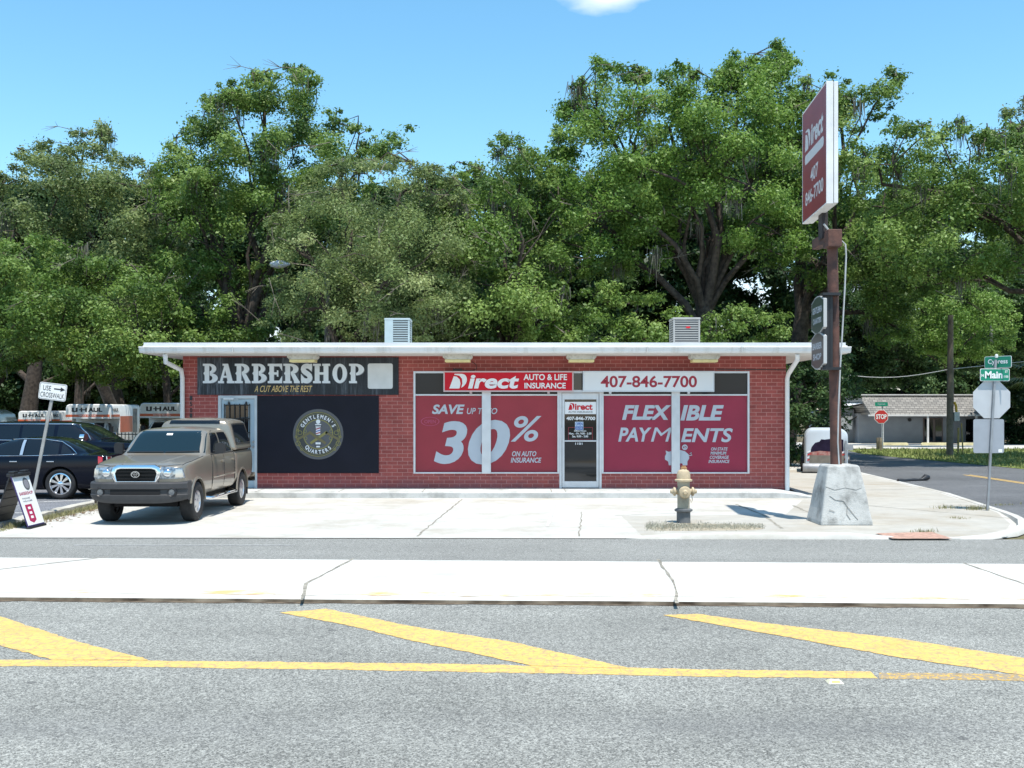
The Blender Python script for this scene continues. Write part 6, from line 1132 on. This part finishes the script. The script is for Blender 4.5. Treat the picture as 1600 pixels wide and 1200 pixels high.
tree('oak_tree', 'oak beyond the pole sign with one long limb reaching into the sky', LB, [[(1235, 140), (1260, 118), (1295, 104), (1330, 140), (1340, 150), (1368, 128), (1384, 97), (1400, 118), (1415, 150), (1392, 165), (1350, 190), (1345, 225), (1380, 262), (1430, 300), (1450, 400), (1430, 520), (1345, 545), (1330, 470), (1255, 440), (1240, 400), (1225, 300)]], 46, 1226, .55, 'oak', 7, dens=1.45, lpc=240, tint=.48, moss=60, twigs=40, limbs=18, holes=[(1335, 452, 20), (1345, 170, 10), (1370, 330, 10)], via=[(1385, 140, 45), (1300, 420, 44)], fork=7.0)
tree('oak_tree', 'spreading dark oak leaning over the side street', LB, [[(1345, 240), (1400, 194), (1422, 186), (1450, 198), (1490, 190), (1530, 208), (1575, 195), (1640, 200), (1760, 260), (1760, 400), (1640, 440), (1560, 430), (1420, 470), (1350, 400)]], 40, 1760, .5, 'oak', 8, dens=1.35, lpc=250, tint=.46, moss=70, twigs=40, limbs=16, thick=3.6, holes=[(1525, 378, 24), (1497, 388, 18), (1580, 345, 14), (1540, 300, 9), (1595, 300, 10), (1470, 360, 10)], fork=6.0)
tree('oak_tree', 'tall oak at the edge of the frame behind the spreading oak', LB, [[(1565, 190), (1590, 150), (1625, 138), (1780, 130), (1780, 420), (1610, 420), (1590, 300)]], 45, 1720, .5, 'olive', 9, dens=1.4, tint=.45, moss=50, limbs=14)
tree('small_tree', 'loose light green tree right behind the utility pole', LB, [[(1412, 450), (1480, 415), (1560, 440), (1588, 500), (1578, 545), (1520, 570), (1490, 560), (1440, 545), (1400, 520)]], 60, 1484, .16, 'bright', 10, dens=1.9, lpc=200, tint=.62, limbs=10, droop=.2, thick=2.4, holes=[(1432, 484, 13)])
tree('oak_tree', 'dark low hanging oak filling the gap between the pole sign and the grey building', LB, [[(1300, 400), (1420, 380), (1600, 390), (1760, 400), (1760, 600), (1600, 590), (1480, 565), (1390, 600), (1320, 600)]], 70, 1640, .3, 'dark', 13, dens=1.7, lpc=220, leaf=.24, tint=.45, crad=(.6, 1.3), moss=20, holes=[(1335, 450, 12), (1432, 484, 16)])
tree('tall_shrub', 'dense dark shrub at the corner of the brick shop beside the cargo trailer', 'shrub', [[(1225, 575), (1260, 545), (1310, 540), (1345, 590), (1325, 650), (1300, 690), (1262, 722), (1225, 725)]], 40, 1255, .12, 'dark', 11, dens=3.2, lpc=220, tint=.5, crad=(.35, .7), thick=1.5, group='undergrowth behind the shop')
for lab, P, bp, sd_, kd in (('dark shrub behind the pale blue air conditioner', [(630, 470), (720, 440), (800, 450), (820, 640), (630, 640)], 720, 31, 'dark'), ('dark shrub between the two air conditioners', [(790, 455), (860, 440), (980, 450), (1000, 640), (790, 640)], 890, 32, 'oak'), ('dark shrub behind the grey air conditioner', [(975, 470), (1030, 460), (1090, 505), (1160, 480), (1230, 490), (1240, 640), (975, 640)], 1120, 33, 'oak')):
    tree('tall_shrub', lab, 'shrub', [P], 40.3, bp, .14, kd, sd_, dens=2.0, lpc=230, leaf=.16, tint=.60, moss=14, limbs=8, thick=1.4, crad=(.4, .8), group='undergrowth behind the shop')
tree('tall_shrub', 'dark bushes beyond the rental trucks at the foot of the oaks', 'shrub', [[(-120, 540), (60, 520), (190, 560), (290, 540), (300, 660), (-120, 660)]], 82, 200, .2, 'dark', 34, dens=.9, lpc=200, leaf=.26, tint=.5, limbs=8, group='undergrowth behind the shop', holes=[(45, 590, 20), (200, 600, 20)])
tree('tall_shrub', 'dark bushes beside the far end of the grey building', 'shrub', [[(1555, 560), (1760, 540), (1760, 700), (1558, 696)]], 77, 1650, .2, 'dark', 35, dens=1.1, lpc=200, leaf=.3, tint=.35, limbs=8, group='undergrowth behind the shop')
tree('oak_tree', 'rounded green trees just above the roof of the grey building', LB, [[(1320, 560), (1400, 520), (1480, 560), (1560, 540), (1640, 560), (1640, 640), (1330, 640)]], 93, 1400, .3, 'dark', 36, dens=.8, lpc=210, leaf=.3, crad=(.8, 1.4), tint=.75, group='oaks of the back row')
# bare trunks standing in the shade beyond the rental trucks
for i, (px, d, r0, lb) in enumerate(((40, 71, .6, 'thick pale mossy trunk in the shade beyond the leftmost rental truck'), (120, 72, .35, 'thin dark trunk in the shade far behind the leaning sign'), (262, 58, .25, 'thin trunk in the shade beside the corner of the brick shop'))):
    b = Vector((X(px, d), d, zg(X(px, d), d))); o = MB(); o.tube([b, b + Vector((.1, 0, 2)), b + Vector((.5 - i * .3, 0, 4.5)), b + Vector((.9 - i * .6, 0, 7.5))], [r0 * 1.2, r0, r0 * .85, r0 * .6], 10)
    t_ = thing('tree_trunk', lb, 'tree', b, 0, 'bare trunks beyond the rental trucks'); W(o, 'trunk', m_bark, t_, smooth=70); o = MB()
    for k in range(3): z = 3.4 + k * 1.3; o.tube([b + Vector((.2 - i * .1, 0, z)), b + Vector((1.2 * (-1) ** k, .3, z + 1.2)), b + Vector((2.2 * (-1) ** k, .3, z + 1.7))], [r0 * .4, r0 * .3, .05], 6)
    W(o, 'limb', m_bark, t_, smooth=70)
# palmetto fronds at the edge of the frame
b = Vector((X(1640, 47), 47, 0)); pt = thing('palmetto', 'palmetto with drooping pale fronds at the edge of the frame', 'palm', b); o = MB(); o.tube([b, b + Vector((0, 0, 3.6))], [.2, .18], 10); W(o, 'trunk', m_bark, pt, smooth=60); R = random.Random(5); o = MB()
for k in range(16):
    a = 2 * math.pi * k / 16 + R.uniform(-.1, .1); el = R.uniform(-.3, .9); dr = Vector((math.cos(a) * math.cos(el), math.sin(a) * math.cos(el), math.sin(el))); c0 = b + Vector((0, 0, 3.6)); tip = c0 + dr * 1.1; sdv = dr.cross(Vector((0, 0, 1))).normalized(); o.tube([c0, tip], .015, 4)
    for j in range(-6, 7): v = (dr * math.cos(j * .2) + sdv * math.sin(j * .2)); e_ = tip + v * 1.0 - Vector((0, 0, .25)); q = sdv * math.cos(j * .2) - dr * math.sin(j * .2); o.add([tip, tip + v * .5 + q * .025, e_, tip + v * .5 - q * .025], [(0, 1, 2, 3)])
W(o, 'fronds', M('palm_green', (.10, .14, .06), .5, var=.3, scale=3, col2=(.22, .25, .13)), pt, recalc=False)
